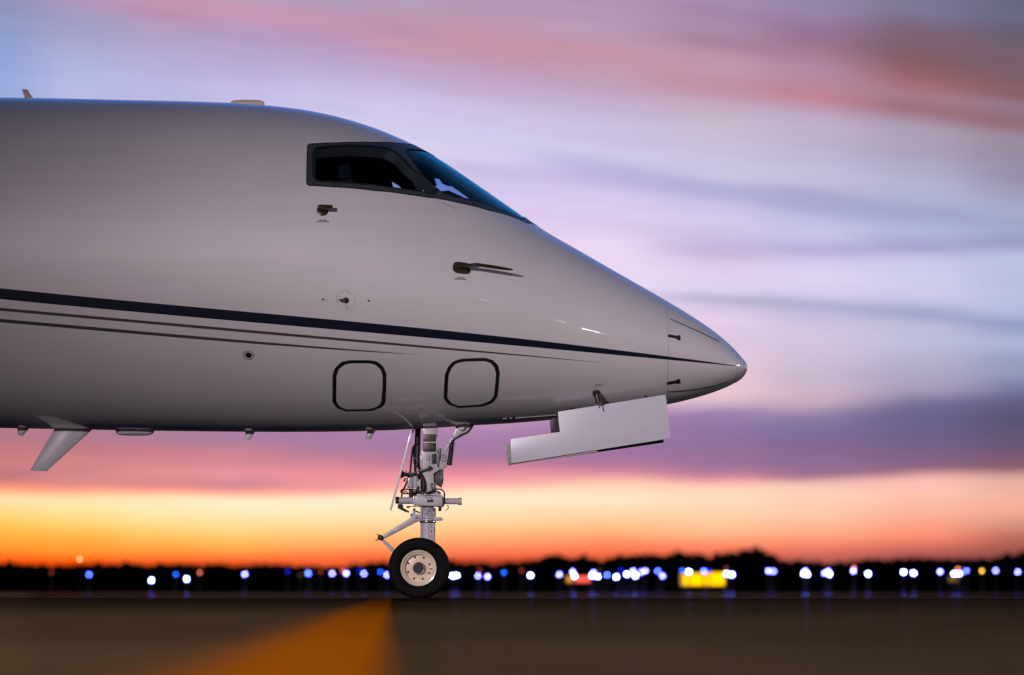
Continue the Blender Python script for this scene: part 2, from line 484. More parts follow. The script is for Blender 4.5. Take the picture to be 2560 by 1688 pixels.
class MB:
    def __init__(s):
        s.b = bmesh.new()

    def _setmat(s, faces, mi):
        for f in faces:
            f.material_index = mi

    def prism(s, pts, vec, bevel=0.0, mi=0):
        """closed outline extruded by vec"""
        vs = [s.b.verts.new(p) for p in pts]
        ws = [s.b.verts.new(Vector(p) + Vector(vec)) for p in pts]
        n = len(pts)
        fs = [s.b.faces.new(vs), s.b.faces.new(list(reversed(ws)))]
        for i in range(n):
            j = (i + 1) % n
            fs.append(s.b.faces.new((vs[j], vs[i], ws[i], ws[j])))
        s._setmat(fs, mi)
        bmesh.ops.recalc_face_normals(s.b, faces=fs)
        if bevel:
            es = set()
            for f in fs[:2]:
                es.update(f.edges)
            bmesh.ops.bevel(s.b, geom=list(es), offset=bevel, segments=2, affect='EDGES', profile=.6)
        return s

    def lathe(s, prof, c, axis, seg=32, mi=0, caps=True):
        """prof: list of (radius, distance along axis) from point c"""
        axis = Vector(axis).normalized()
        e1 = axis.orthogonal().normalized()
        e2 = axis.cross(e1)
        c = Vector(c)
        rings = []
        for r, h in prof:
            if r < 1e-6:
                rings.append([s.b.verts.new(c + axis * h)])
            else:
                rings.append([s.b.verts.new(c + axis * h + (e1 * math.cos(a) + e2 * math.sin(a)) * r) for a in (2 * math.pi * k / seg for k in range(seg))])
        fs = []
        for A, B in zip(rings, rings[1:]):
            for k in range(seg):
                q = (k + 1) % seg
                if len(A) == 1 and len(B) == 1:
                    continue
                if len(A) == 1:
                    fs.append(s.b.faces.new((A[0], B[k], B[q])))
                elif len(B) == 1:
                    fs.append(s.b.faces.new((A[k], A[q], B[0])))
                else:
                    fs.append(s.b.faces.new((A[k], A[q], B[q], B[k])))
        if caps:
            for ring in (rings[0], rings[-1]):
                if len(ring) > 2:
                    fs.append(s.b.faces.new(ring))
        s._setmat(fs, mi)
        bmesh.ops.recalc_face_normals(s.b, faces=fs)
        return s

    def cyl(s, p0, p1, r0, r1=None, seg=20, mi=0, bev=.12):
        p0, p1 = Vector(p0), Vector(p1)
        r1 = r0 if r1 is None else r1
        L = (p1 - p0).length
        t = min(r0, r1, L / 2) * bev
        return s.lathe([(r0 - t, 0), (r0, t), (r1, L - t), (r1 - t, L)], p0, p1 - p0, seg, mi)

    def tube(s, pts, r, seg=10, mi=0, sub=5):
        P = [Vector(p) for p in pts]
        rr = r if isinstance(r, (list, tuple)) else [r] * len(P)
        if sub > 1 and len(P) > 2:
            Q, q2 = [], []
            for i in range(len(P) - 1):
                a, b_, c, d = P[max(i - 1, 0)], P[i], P[i + 1], P[min(i + 2, len(P) - 1)]
                for k in range(sub):
                    t = k / sub
                    Q.append(.5 * ((2 * b_) + (c - a) * t + (2 * a - 5 * b_ + 4 * c - d) * t * t + (3 * b_ - a - 3 * c + d) * t ** 3))
                    q2.append(rr[i] + (rr[i + 1] - rr[i]) * t)
            Q.append(P[-1])
            q2.append(rr[-1])
            P, rr = Q, q2
        rings = []
        e = None
        for i, p in enumerate(P):
            d = (P[min(i + 1, len(P) - 1)] - P[max(i - 1, 0)]).normalized()
            e = d.orthogonal().normalized() if e is None else (e - d * e.dot(d)).normalized()
            f = d.cross(e)
            rings.append([s.b.verts.new(p + (e * math.cos(2 * math.pi * k / seg) + f * math.sin(2 * math.pi * k / seg)) * rr[i]) for k in range(seg)])
        fs = []
        for A, B in zip(rings, rings[1:]):
            for k in range(seg):
                q = (k + 1) % seg
                fs.append(s.b.faces.new((A[k], A[q], B[q], B[k])))
        fs += [s.b.faces.new(rings[0]), s.b.faces.new(rings[-1])]
        s._setmat(fs, mi)
        bmesh.ops.recalc_face_normals(s.b, faces=fs)
        return s

    def box(s, c, size, rot=None, bevel=0.0, mi=0):
        c = Vector(c)
        hx, hy, hz = (v / 2 for v in size)
        pts = [Vector(p) for p in ((-hx, -hy, -hz), (hx, -hy, -hz), (hx, -hy, hz), (-hx, -hy, hz))]
        vec = Vector((0, 2 * hy, 0))
        if rot:
            pts = [rot @ p for p in pts]
            vec = rot @ vec
        return s.prism([c + p for p in pts], vec, bevel, mi)

    def build(s, name, m, parent=None, smooth=True, angle=35):
        me = bpy.data.meshes.new(name)
        s.b.to_mesh(me)
        s.b.free()
        return link(name, me, m, parent, smooth, angle)


# ------------------------------------------------------------------ fuselage form
TOP = [(-1600, 226), (-1000, 224.5), (-500, 224.5), (0, 226), (150, 228.5), (300, 232), (420, 234.5), (540, 238.5), (620, 244), (700, 253), (760, 264), (820, 279.5), (880, 299.5), (940, 325),
       (985, 347), (1020, 367.5), (1080, 408), (1140, 450), (1200, 492), (1240, 520), (1262, 535), (1330, 574), (1400, 614.5), (1460, 649), (1545, 697.5), (1600, 731),
       (1660, 772), (1700, 806.5), (1722, 831)]
BOT = [(-1600, 985), (-1000, 988), (-500, 991), (0, 995), (200, 998.5), (350, 1001), (500, 1003), (650, 1004), (760, 1003.5), (860, 1001.5), (960, 997), (1020, 993.5), (1090, 989), (1170, 984.5),
       (1276, 976), (1400, 961.5), (1480, 951), (1549, 940), (1606, 927), (1648, 914.5), (1695, 896), (1719, 882.5)]
WID = [(-1600, 1.2), (-500, 1.2), (100, 1.2), (400, 1.2), (650, 1.19), (800, 1.165), (1000, 1.08), (1130, .985), (1245, .87), (1400, .69), (1545, .50), (1620, .385), (1680, .275), (1715, .185)]
TIP = at(1735.5, 854, 0)
XT, ZT = TIP.x, TIP.z


def pchip(xs, ys, q):
    xs, ys = np.array(xs, float), np.array(ys, float)
    h = np.diff(xs)
    d = np.diff(ys) / h
    m = np.zeros(len(xs))
    for i in range(1, len(xs) - 1):
        if d[i - 1] * d[i] > 0:
            w1, w2 = 2 * h[i] + h[i - 1], h[i] + 2 * h[i - 1]
            m[i] = (w1 + w2) / (w1 / d[i - 1] + w2 / d[i])
    m[0], m[-1] = d[0], d[-1]
    i = np.clip(np.searchsorted(xs, q) - 1, 0, len(xs) - 2)
    t = (q - xs[i]) / h[i]
    return (ys[i] * (1 + 2 * t) * (1 - t) ** 2 + m[i] * h[i] * t * (1 - t) ** 2 + ys[i + 1] * t * t * (3 - 2 * t) + m[i + 1] * h[i] * t * t * (t - 1))


def s_of(p):
    return math.sqrt(max(XT - p.x, 0))


tp = [at(a, c, 0) for a, c in TOP]
bp = [at(a, c, 0) for a, c in BOT]
pts = sorted([(-s_of(p), p.z) for p in bp] + [(0, ZT)] + [(s_of(p), p.z) for p in tp])
SMAX = min(s_of(tp[0]), s_of(bp[0])) - .01
SD = np.linspace(-SMAX, SMAX, 8001)
G = pchip([p[0] for p in pts], [p[1] for p in pts], SD)
wp = [(s_of(at(a, 800, 0)), w) for a, w in WID]
wp = sorted([(-a, -w) for a, w in wp] + [(0, 0)] + wp)
GW = pchip([p[0] for p in wp], [p[1] for p in wp], SD)


def gsm(g, sig):
    h = SD[1] - SD[0]
    n = int(4 * sig / h)
    k = np.exp(-.5 * (np.arange(-n, n + 1) * h / sig) ** 2)
    k /= k.sum()
    ext = np.concatenate([2 * g[0] - g[n:0:-1], g, 2 * g[-1] - g[-2:-n - 2:-1]])
    return np.convolve(ext, k, 'valid')


G = gsm(G, .03)
GW = gsm(GW, .07)
half = len(SD) // 2
SS = SD[half:]
ZTOP, ZBOT, WW = G[half:], G[half::-1], GW[half:]
mt, mb_ = (ZTOP - CAMZ) / DIST, (ZBOT - CAMZ) / DIST
T_ = np.maximum(ZTOP - ZBOT, 1e-9)
dlt = (mt ** 2 - mb_ ** 2) * WW ** 2 / T_
aa = (T_ + dlt) / 2
HH = np.sqrt(np.maximum(aa ** 2 - mt ** 2 * WW ** 2, 0))
ZC = ZTOP - aa
XTAIL = -6.2


def form(x):
    s = np.sqrt(np.maximum(XT - np.asarray(x, float), 0))
    W, H, C = np.interp(s, SS, WW), np.interp(s, SS, HH), np.interp(s, SS, ZC)
    t = np.clip((XTAIL - x) / 5.0, 0, 1)
    k = np.sqrt(np.maximum(1 - t ** 2, 0.0)) * .9 + .1
    return W * k, H * k, C + (1 - k) * H * .35


def surf(x, th, off=0.0):
    x, th = np.asarray(x, float), np.asarray(th, float)
    W, H, C = form(x)
    p = np.stack([x, -W * np.cos(th), C + H * np.sin(th)], -1)
    if np.any(off):
        p = p + nrm(x, th) * off
    return p


def nrm(x, th):
    x, th = np.asarray(x, float), np.asarray(th, float)
    e = 2e-3
    x0, x1 = x - e, np.minimum(x + e, XT - 1e-5)
    du = surf(x1, th) - surf(x0, th)
    dv = surf(x, th + e) - surf(x, th - e)
    n = np.cross(dv, du)
    n = n / np.maximum(np.linalg.norm(n, axis=-1, keepdims=True), 1e-12)
    return n


_t = nrm(np.array([0.0]), np.array([0.0]))[0]
NSIGN = -1.0 if _t[1] > 0 else 1.0
_nrm0 = nrm


def nrm(x, th):
    return _nrm0(x, th) * NSIGN


def hit(dx, dy):
    """where the sight line through a photo point meets the near side of the hull: (x, theta)"""
    d = ray(dx, dy)

    def g(Y):
        p = CAM + d * ((Y + DIST) / d[1])
        W, H, C = form(p[0])
        return (p[1] / max(W, 1e-6)) ** 2 + ((p[2] - C) / max(H, 1e-6)) ** 2 - 1, p, W, H, C
    Ys = np.linspace(-1.35, 0.3, 220)
    prev = None
    best = None
    for Y in Ys:
        v = g(Y)
        if best is None or v[0] < best[0]:
            best = v
        if prev is not None and prev[1] > 0 and v[0] <= 0:
            a, c = prev[0], Y
            for _ in range(40):
                mdl = (a + c) / 2
                if g(mdl)[0] > 0:
                    a = mdl
                else:
                    c = mdl
            best = g(c)
            break
        prev = (Y, v[0])
    _, p, W, H, C = best
    return float(p[0]), math.atan2((p[2] - C) / H, -p[1] / W)


def H_(pts):
    return [hit(*p) for p in pts]


def dens(poly, step=.02, closed=True):
    out = []
    n = len(poly)
    for i in range(n if closed else n - 1):
        a, b = np.array(poly[i]), np.array(poly[(i + 1) % n])
        k = max(1, int(np.hypot(*(b - a)) / step))
        for j in range(k):
            out.append(tuple(a + (b - a) * j / k))
    if not closed:
        out.append(tuple(poly[-1]))
    return out


def rounded(poly, rad, seg=5):
    """round the corners of an outline; rad is one number or a list"""
    n = len(poly)
    out = []
    for i in range(n):
        r = rad[i] if isinstance(rad, (list, tuple)) else rad
        p0, p, p1 = np.array(poly[i - 1], float), np.array(poly[i], float), np.array(poly[(i + 1) % n], float)
        a, c = p0 - p, p1 - p
        la, lc = np.hypot(*a), np.hypot(*c)
        t = min(r, la * .48, lc * .48)
        A, B = p + a / la * t, p + c / lc * t
        if r <= 0:
            out.append(tuple(p))
            continue
        for k in range(seg + 1):
            u = k / seg
            out.append(tuple((1 - u) ** 2 * A + 2 * u * (1 - u) * p + u * u * B))
    return out


def offset_poly(poly, d):
    """outline moved inwards by d (photo pixels or metres, whichever the outline is in)"""
    P = np.array(poly)
    area = .5 * np.sum(P[:, 0] * np.roll(P[:, 1], -1) - np.roll(P[:, 0], -1) * P[:, 1])
    sgn = 1 if area > 0 else -1
    out = []
    n = len(P)
    for i in range(n):
        a, p, c = P[i - 1], P[i], P[(i + 1) % n]
        n1 = np.array([-(p - a)[1], (p - a)[0]])
        n2 = np.array([-(c - p)[1], (c - p)[0]])
        n1 /= max(np.hypot(*n1), 1e-9)
        n2 /= max(np.hypot(*n2), 1e-9)
        m = n1 + n2
        m /= max(np.hypot(*m), 1e-9)
        k = 1 / max(m.dot(n1), .4)
        out.append(tuple(p + m * d * sgn * k))
    return out


def inside(P, poly):
    P = np.asarray(P)
    x, y = P[:, 0], P[:, 1]
    r = np.zeros(len(P), bool)
    n = len(poly)
    for i in range(n):
        x0, y0 = poly[i - 1]
        x1, y1 = poly[i]
        if y0 == y1:
            continue
        c = (y0 > y) != (y1 > y)
        r ^= c & (x < (x1 - x0) * (y - y0) / (y1 - y0) + x0)
    return r


def cdt(outer, holes, grid, extra=None):
    V = list(outer)
    E = [(i, (i + 1) % len(outer)) for i in range(len(outer))]
    for h in holes:
        o = len(V)
        V += list(h)
        E += [(o + i, o + (i + 1) % len(h)) for i in range(len(h))]
    if extra is None and grid:
        A = np.array(outer)
        gx = np.arange(A[:, 0].min() + grid / 2, A[:, 0].max(), grid)
        gy = np.arange(A[:, 1].min() + grid / 2, A[:, 1].max(), grid)
        extra = [(a, c) for a in gx for c in gy]
    if extra:
        ex = np.array(extra)
        ok = inside(ex, outer)
        for h in holes:
            ok &= ~inside(ex, h)
        ex = ex[ok]
        if len(ex):
            bnd = np.array(V)
            keep = []
            for p in ex:
                if np.min(np.sum((bnd - p) ** 2, 1)) > (grid * .35) ** 2:
                    keep.append(tuple(p))
            V += keep
    vs, _, fs, *_ = delaunay_2d_cdt([Vector(v) for v in V], E, [], 0, 1e-7)
    vs = np.array([tuple(v) for v in vs])
    fs = [tuple(f) for f in fs]
    cen = np.array([vs[list(f)].mean(0) for f in fs])
    ok = inside(cen, outer)
    for h in holes:
        ok &= ~inside(cen, h)
    return vs, [f for f, k in zip(fs, ok) if k]


def orient(me_v, fs, ns):
    out = []
    for f in fs:
        a, b, c = (me_v[i] for i in f[:3])
        if np.dot(np.cross(b - a, c - a), ns[f[0]]) < 0:
            f = tuple(reversed(f))
        out.append(f)
    return out


def mesh_np(name, v, f, normals=None):
    me = bpy.data.meshes.new(name)
    me.from_pydata([tuple(p) for p in v], [], f)
    me.update()
    if normals is not None:
        for p in me.polygons:
            p.use_smooth = True
        me.normals_split_custom_set_from_vertices([tuple(n) for n in normals])
    return me


def patch(name, outer, holes, off, m, parent, grid=.04, thick=0.0, step=.02):
    """a piece of skin lying on the hull, outline given in (x, theta)"""
    outer = dens(outer, step)
    holes = [dens(h, step) for h in holes]
    uv, fs = cdt(outer, holes, grid)
    v = surf(uv[:, 0], uv[:, 1], off)
    n = nrm(uv[:, 0], uv[:, 1])
    fs = orient(v, fs, n)
    if thick:           # give the sheet an edge that goes down into the hull
        cnt = {}
        for f in fs:
            for i in range(len(f)):
                e = (f[i], f[(i + 1) % len(f)])
                cnt[e] = 1
        rim = [e for e in cnt if (e[1], e[0]) not in cnt]
        base = len(v)
        ids = {}
        vv, nn = list(v), list(n)
        for e in rim:
            for i in e:
                if i not in ids:
                    ids[i] = len(vv)
                    vv.append(v[i] - n[i] * thick)
                    nn.append(n[i])
        fs = fs + [(e[1], e[0], ids[e[0]], ids[e[1]]) for e in rim]
        me = mesh_np(name, vv, fs)
        return link(name, me, m, parent, True, 40)
    me = mesh_np(name, v, fs, n)
    return link(name, me, m, parent, False)


def mirror_uv(poly):
    return [(x, math.pi - t) for x, t in reversed(poly)]


# ------------------------------------------------------------------ aeroplane paint
def fit(pts, deg):
    q = [surf(*hit(*p)) for p in pts]
    return np.polyfit([p[0] for p in q], [p[2] for p in q], deg)


NAVY_T = fit([(0, 669.2), (300, 699), (650, 731.2), (971, 761.8), (1207, 786.2), (1400, 809), (1551, 828), (1709, 849.5)], 4)
NAVY_B = fit([(0, 694.8), (300, 723.5), (650, 754), (730, 761.6), (1114, 795.8), (1207, 803.8), (1400, 821), (1551, 836.2), (1709, 850.8)], 4)
G1_T = fit([(0, 714.9), (300, 741.5), (650, 773.1), (960, 800.7), (1207, 823.2), (1300, 832.2), (1397, 842.2)], 3)
G1_B = fit([(0, 722), (300, 748.3), (650, 779.5), (960, 805.8), (1207, 826.5), (1300, 834), (1397, 842.4)], 3)
G2_T = fit([(0, 740.6), (300, 767), (650, 797.8), (850, 814), (978, 824.3)], 3)
G2_B = fit([(0, 748.8), (300, 774.5), (650, 803.5), (850, 816.6), (978, 824.5)], 3)
X_G1, X_G2, X_NV = (float(hit(*p)[0]) for p in ((1399, 842.4), (980, 824.5), (1710, 850)))


def paint_mat():
    m = bpy.data.materials.new('jet_paint')
    m.use_nodes = True
    b = NB(m.node_tree)
    p = b.n['Principled BSDF']
    tc = b.node('ShaderNodeTexCoord')
    X, Y, Z = b.sep(tc.outputs['Object'])

    def band(t, c, xend):
        aw = 0.0012
        f1 = b.m('MULTIPLY_ADD', b.m('SUBTRACT', b.poly(X, t), Z), 1 / aw, .5, clamp=True)
        f2 = b.m('MULTIPLY_ADD', b.m('SUBTRACT', Z, b.poly(X, c)), 1 / aw, .5, clamp=True)
        return b.m('MULTIPLY', b.m('MULTIPLY', f1, f2), b.m('MULTIPLY', b.m('LESS_THAN', X, xend), b.m('GREATER_THAN', X, -6.0)))
    n = b.noise(tc.outputs['Object'], 1.3, 4, .55)
    g = b.noise(b.xyz(b.m('MULTIPLY', X, .6), Y, b.m('MULTIPLY', Z, 9.0)), 1.0, 3, .6)
    k = b.m('ADD', b.step(n, .3, .7, .97, 1.02), b.step(g, .3, .7, -.012, .012))
    col = b.mix(1.0, (.745, .72, .73), b.xyz(k, k, k), 'MULTIPLY')
    col = b.mix(band(G2_T, G2_B, X_G2), col, (.066, .062, .056))
    col = b.mix(band(G1_T, G1_B, X_G1), col, (.066, .062, .056))
    nv = band(NAVY_T, NAVY_B, X_NV)
    col = b.mix(nv, col, (.001, .0036, .020))
    b.put(p.inputs['Base Color'], col)
    p.inputs['Roughness'].default_value = .58
    p.inputs['Metallic'].default_value = 0.14
    p.inputs['Specular IOR Level'].default_value = .4
    b.put(p.inputs['Coat Weight'], 1.0)
    b.put(p.inputs['Coat Roughness'], .035)
    p.inputs['Coat IOR'].default_value = 1.5
    # faint unevenness of skin panels, seen only in reflections
    bn = b.node('ShaderNodeBump')
    bn.inputs['Strength'].default_value = .10
    bn.inputs['Distance'].default_value = .02
    b.put(bn.inputs['Height'], b.noise(tc.outputs['Object'], 2.2, 2, .5))
    b.l.new(bn.outputs[0], p.inputs['Coat Normal'])
    return m


M['paint'] = paint_mat()

# ------------------------------------------------------------------ the aeroplane
jet = empty('business_jet', (at(1000, 1388, 0).x, 0, 0))
tag(jet, 'white business jet with navy stripe parked on the apron, cropped behind the cockpit', 'aeroplane')

# photo crop coordinates -> 2378-px photo coordinates


def zc(ox, oy, sc):
    return lambda x, y: ((ox + x / sc) / K, (oy + y / sc) / K)


z1, z2, z3, z4, z5 = zc(720, 320, 3.266), zc(900, 1040, 6.03), zc(900, 1240, 5.6), zc(1200, 700, 3.136), zc(0, 950, 3.397)


def Z(fn, pts):
    return [fn(*p) for p in pts]


XSEAM = at(1543.5, 800, 0).x
# window outlines on the near side, walked from the top centre line backwards, down and forwards
fo_up = Z(z1, [(1046, 142), (980, 131), (900, 124), (720, 116), (560, 115), (400, 119), (250, 125)])
fo_lo = Z(z1, [(300, 481), (400, 487), (700, 515), (1000, 551), (1140, 571), (1400, 617), (1650, 680), (1850, 735), (1960, 783)])
corner = rounded(Z(z1, [(250, 125), (156, 129), (150, 300), (147, 473), (300, 481)]), [0, 8, 0, 10, 0])
frame_near = H_(fo_up[:-1]) + H_(corner) + H_(fo_lo[1:])
x_rear, x_front = at(1000, 354, 0).x, at(1262, 536, 0).x
frame_near = [(x_rear, math.pi / 2)] + frame_near + [(x_front, math.pi / 2)]
frame_poly = frame_near + mirror_uv(frame_near)[1:-1]
sw_px = rounded(Z(z1, [(213, 163), (800, 160), (905, 216), (1000, 320), (1215, 498), (1190, 536), (900, 491), (600, 452), (210, 428), (209, 300)]),
                [16, 14, 12, 10, 9, 9, 0, 0, 18, 0])
sw_near = H_(sw_px)
ws_lo = Z(z1, [(985, 208), (1040, 295), (1100, 382), (1180, 462), (1255, 522), (1350, 556), (1490, 583), (1600, 612), (1740, 668), (1860, 716), (1915, 742)])
ws_up = Z(z1, [(1150, 203), (1060, 181), (1000, 177), (972, 186)])
ws_near = H_(ws_lo)
_ups = H_(ws_up)
xa, xb = ws_near[-1][0] + .03, _ups[0][0] + .05
edge = [(xa + (xb - xa) * i / 12, math.pi / 2 - .03 / max(float(form(xa + (xb - xa) * i / 12)[0]), .1)) for i in range(13)]
ws_near = ws_near + edge + _ups
side_holes = [sw_near, ws_near, mirror_uv(sw_near), mirror_uv(ws_near)]


def hull():
    """fuselage skin: a ring grid, re-meshed round the cockpit opening so that the opening is exact"""
    NT = 112
    s0 = math.sqrt(XT - XSEAM)
    xs_ = []
    s = s0
    while XT - s * s > -11.3:
        xs_.append(XT - s * s)
        s += .022 if XT - s * s > -4.5 else .05
    xs_.append(-11.19)
    xs_ = sorted(set(round(q, 6) for q in xs_ if q >= -11.2))
    xs_[-1] = XSEAM
    th = -math.pi / 2 + 2 * math.pi * np.arange(NT) / NT
    fx = np.array(frame_poly)
    i0 = max(i for i, x in enumerate(xs_) if x < fx[:, 0].min() - .04)
    i1 = min(i for i, x in enumerate(xs_) if x > fx[:, 0].max() + .04)
    j0 = max(j for j in range(NT) if th[j] < fx[:, 1].min() - .05)
    j1 = min(j for j in range(NT) if th[j] > fx[:, 1].max() + .05)
    V, U = [], []
    idx = {}
    for i, x in enumerate(xs_):
        for j in range(NT):
            if i0 < i < i1 and j0 < j < j1:
                continue
            idx[i, j] = len(U)
            U.append((x, th[j]))
    Fc = []
    for i in range(len(xs_) - 1):
        for j in range(NT):
            if i0 <= i < i1 and j0 <= j < j1:
                continue
            q = (j + 1) % NT
            Fc.append((idx[i, j], idx[i, q], idx[i + 1, q], idx[i + 1, j]))
    border = [(i, j0) for i in range(i0, i1)] + [(i1, j) for j in range(j0, j1)] + [(i, j1) for i in range(i1, i0, -1)] + [(i0, j) for j in range(j1, j0, -1)]
    outer = [(xs_[i], th[j]) for i, j in border]
    extra = [(xs_[i], th[j]) for i in range(i0 + 1, i1) for j in range(j0 + 1, j1)]
    hole = dens(frame_poly, .015)
    uv, fs = cdt(outer, [hole], .05, extra)
    mp = []
    key_ = {(round(xs_[i], 5), round(float(th[j]), 5)): idx[i, j] for i, j in border}
    for p in uv:
        k = (round(float(p[0]), 5), round(float(p[1]), 5))
        if k in key_:
            mp.append(key_[k])
        else:
            mp.append(len(U))
            U.append((float(p[0]), float(p[1])))
    Fc += [tuple(mp[i] for i in f) for f in fs]
    U = np.array(U)
    v = surf(U[:, 0], U[:, 1])
    n = nrm(U[:, 0], U[:, 1])
    Fc = orient(v, Fc, n)
    # tail cap
    Fc.append(tuple(idx[0, j] for j in range(NT)))
    me = mesh_np('fuselage', v, Fc, n)
    return link('fuselage', me, M['paint'], jet, False)


fuselage = hull()


def make_radome():
    NT = 112
    th = -math.pi / 2 + 2 * math.pi * np.arange(NT) / NT
    s0 = math.sqrt(XT - XSEAM - .0035)
    ss = np.linspace(s0, .012, 60)
    U = [(XT - s * s, t) for s in ss for t in th]
    Fc = []
    for i in range(len(ss) - 1):
        for j in range(NT):
            q = (j + 1) % NT
            Fc.append((i * NT + j, i * NT + q, (i + 1) * NT + q, (i + 1) * NT + j))
    U = np.array(U)
    v, n = surf(U[:, 0], U[:, 1]), nrm(U[:, 0], U[:, 1])
    v = np.vstack([v, [[XT, 0, ZT]]])
    n = np.vstack([n, [[1, 0, 0]]])
    last = (len(ss) - 1) * NT
    for j in range(NT):
        Fc.append((last + j, last + (j + 1) % NT, len(v) - 1))
    # the lip at the seam turns inwards
    k = len(v)
    inn = surf(U[:NT, 0], U[:NT, 1], -.02)
    v = np.vstack([v, inn])
    n = np.vstack([n, n[:NT]])
    Fc = orient(v, Fc, n)
    for j in range(NT):
        Fc.append((j, (j + 1) % NT, k + (j + 1) % NT, k + j))
    me = mesh_np('radome', v, Fc, n)
    return link('radome', me, M['paint'], jet, False)


radome = make_radome()
# dark joint behind the radome
jn = MB()
xj = XSEAM - .006
for xx, dd in ((XSEAM + .0018, -.004),):
    th = np.linspace(0, 2 * math.pi, 97)[:-1]
    a = surf(np.full(96, XSEAM - .02), th, -.0035)
    c = surf(np.full(96, XSEAM + .02), th, -.0035)
    va = [jn.b.verts.new(p) for p in a]
    vc = [jn.b.verts.new(p) for p in c]
    for i in range(96):
        jn.b.faces.new((va[i], va[(i + 1) % 96], vc[(i + 1) % 96], vc[i]))
jn.build('joint_seal', M['black'], fuselage)

# cockpit window frame with rivets
frame = patch('cockpit_window_frame', frame_poly, side_holes, .0006, M['frame'], jet, .05, 0, .015)


def dome_on(mb, x, t, r, h, off=0.0, seg=8, mi=0):
    p, n = Vector(surf(x, t, off)), Vector(nrm(x, t))
    mb.lathe([(r, 0), (r * .8, h * .6), (r * .4, h * .95), (0, h)], p, n, seg, mi, caps=False)


riv = [(206, 458), (262, 464), (312, 468), (362, 471), (430, 476), (486, 482), (583, 489), (648, 493), (708, 500), (767, 505), (827, 512), (893, 520), (950, 527), (1013, 538), (1075, 546), (1130, 556),
       (1255, 578), (1390, 603), (1445, 614), (1570, 645), (1625, 660), (1700, 682), (170, 422), (170, 312), (170, 265), (172, 210), (172, 170), (240, 140), (330, 136), (400, 133), (470, 131), (545, 131), (620, 130), (690, 131),
       (820, 138), (900, 150), (960, 165), (980, 345), (1040, 410), (1100, 470), (1165, 535), (925, 190), (945, 270)]
for q in riv:
    x, t = hit(*z1(*q))
    for tt in (t, math.pi - t):
        rv = MB()
        dome_on(rv, x, tt, .0048, .0022, .0008)
        rv.build('rivet', M['black'], frame)
# black sealant lines: round the frame, round the panes, and the joints across the frame


def ring(name, poly, w, off, m, parent, mirror=True):
    pp = offset_poly(dens(poly, .03), w)
    return patch(name, poly, [pp], off, m, parent, .2, 0, .03)


near_out = frame_near
seal_outer = frame_poly
ring('frame_sealant', seal_outer, .0075, .0018, M['black'], frame)
for poly in (sw_near, ws_near, mirror_uv(sw_near), mirror_uv(ws_near)):
    o_ = offset_poly(dens(poly, .02), -.011)
    patch('pane_seal', o_, [poly], .0021, M['black'], frame, .2, 0, .03)
for a, c, d_ in (((297, 120), (297, 160), 0), ((385, 440), (385, 486), 0), ((722, 116), (765, 162), 0), ((1138, 530), (1152, 572), 0), ((1490, 585), (1520, 640), 0)):
    p, q = z1(*a), z1(*c)
    w = .9
    pl = H_([(p[0] - w, p[1]), (p[0] + w, p[1]), (q[0] + w, q[1]), (q[0] - w, q[1])])
    patch('frame_joint', pl, [], .0024, M['black'], frame, .2, 0, .05)

# panes and the reveals round the side panes
for nm, poly in (('side_window', sw_near), ('side_window', mirror_uv(sw_near)), ('windshield', ws_near), ('windshield', mirror_uv(ws_near))):
    g = patch(nm, poly, [], -.004, M['side_glass' if nm == 'side_window' else 'glass'], jet, .05, 0, .02)
    P = dens(poly, .02)
    a = surf([p[0] for p in P], [p[1] for p in P], -.006)
    inn = offset_poly(P, .02 if nm == 'side_window' else .012)
    c = surf([p[0] for p in inn], [p[1] for p in inn], -.075)
    rm = MB()
    va, vc = [rm.b.verts.new(p) for p in a], [rm.b.verts.new(p) for p in c]
    for i in range(len(P)):
        j = (i + 1) % len(P)
        rm.b.faces.new((va[i], va[j], vc[j], vc[i]))
    rm.build('window_reveal', M['olive'], g, angle=50)

vz = H_(Z(z1, [(180, 140), (830, 150), (850, 260), (850, 560), (180, 470)]))
patch('side_sky_blocker', mirror_uv(vz), [], -.10, M['interior'], jet, .06, 0, .03)  # added panel, keeps sky from showing through the far window's aft part

# cockpit inside: lining, bulkhead, glareshield, seats
xl0, xl1 = at(640, 500, 0).x, at(1330, 600, 0).x
box_uv = [(xl0, -.35), (xl1, -.35), (xl1, math.pi + .35), (xl0, math.pi + .35)]
inner_holes = [offset_poly(dens(p, .03), .022) for p in side_holes]
patch('cockpit_lining', box_uv, inner_holes, -.075, M['interior'], jet, .07, 0, .04)
W0, H0, C0 = (float(q) for q in form(xl0))
bk = MB()
ring_ = [Vector((xl0, -W0 * .95 * math.cos(t), C0 + H0 * .95 * math.sin(t))) for t in np.linspace(-.4, math.pi + .4, 40)]
bk.prism(ring_, (-.03, 0, 0))
bk.build('cockpit_bulkhead', M['interior'], jet, smooth=False)
fl = MB()
zf = C0 - .42
fl.box((xl0 + .62, 0, zf), (1.2, 1.3, .04))
fl.build('cockpit_floor', M['interior'], jet, smooth=False)
gs = MB()
prof = [at(985, 470, 0), at(1045, 462, 0), at(1110, 492, 0), at(1165, 520, 0), at(1165, 600, 0), at(1000, 600, 0)]
gs.prism([Vector((p.x, -.50, p.z)) for p in prof], (0, 1.0, 0), .02)
gs.build('instrument_panel', M['interior'], jet)
cs = MB()                          # added dark plate on the centre line, blocks sky showing through the windshield
cs.prism([at(*z1(x, y), -.02) for x, y in [(960, 190), (1050, 195), (1140, 222), (1230, 268), (1500, 455), (1860, 715), (1500, 588), (1340, 474), (1300, 468), (1262, 452), (1232, 412), (1195, 408), (1215, 470), (1160, 470), (1000, 235)]], (0, .04, 0), .004)
cs.build('centre_sky_blocker', M['interior'], jet)
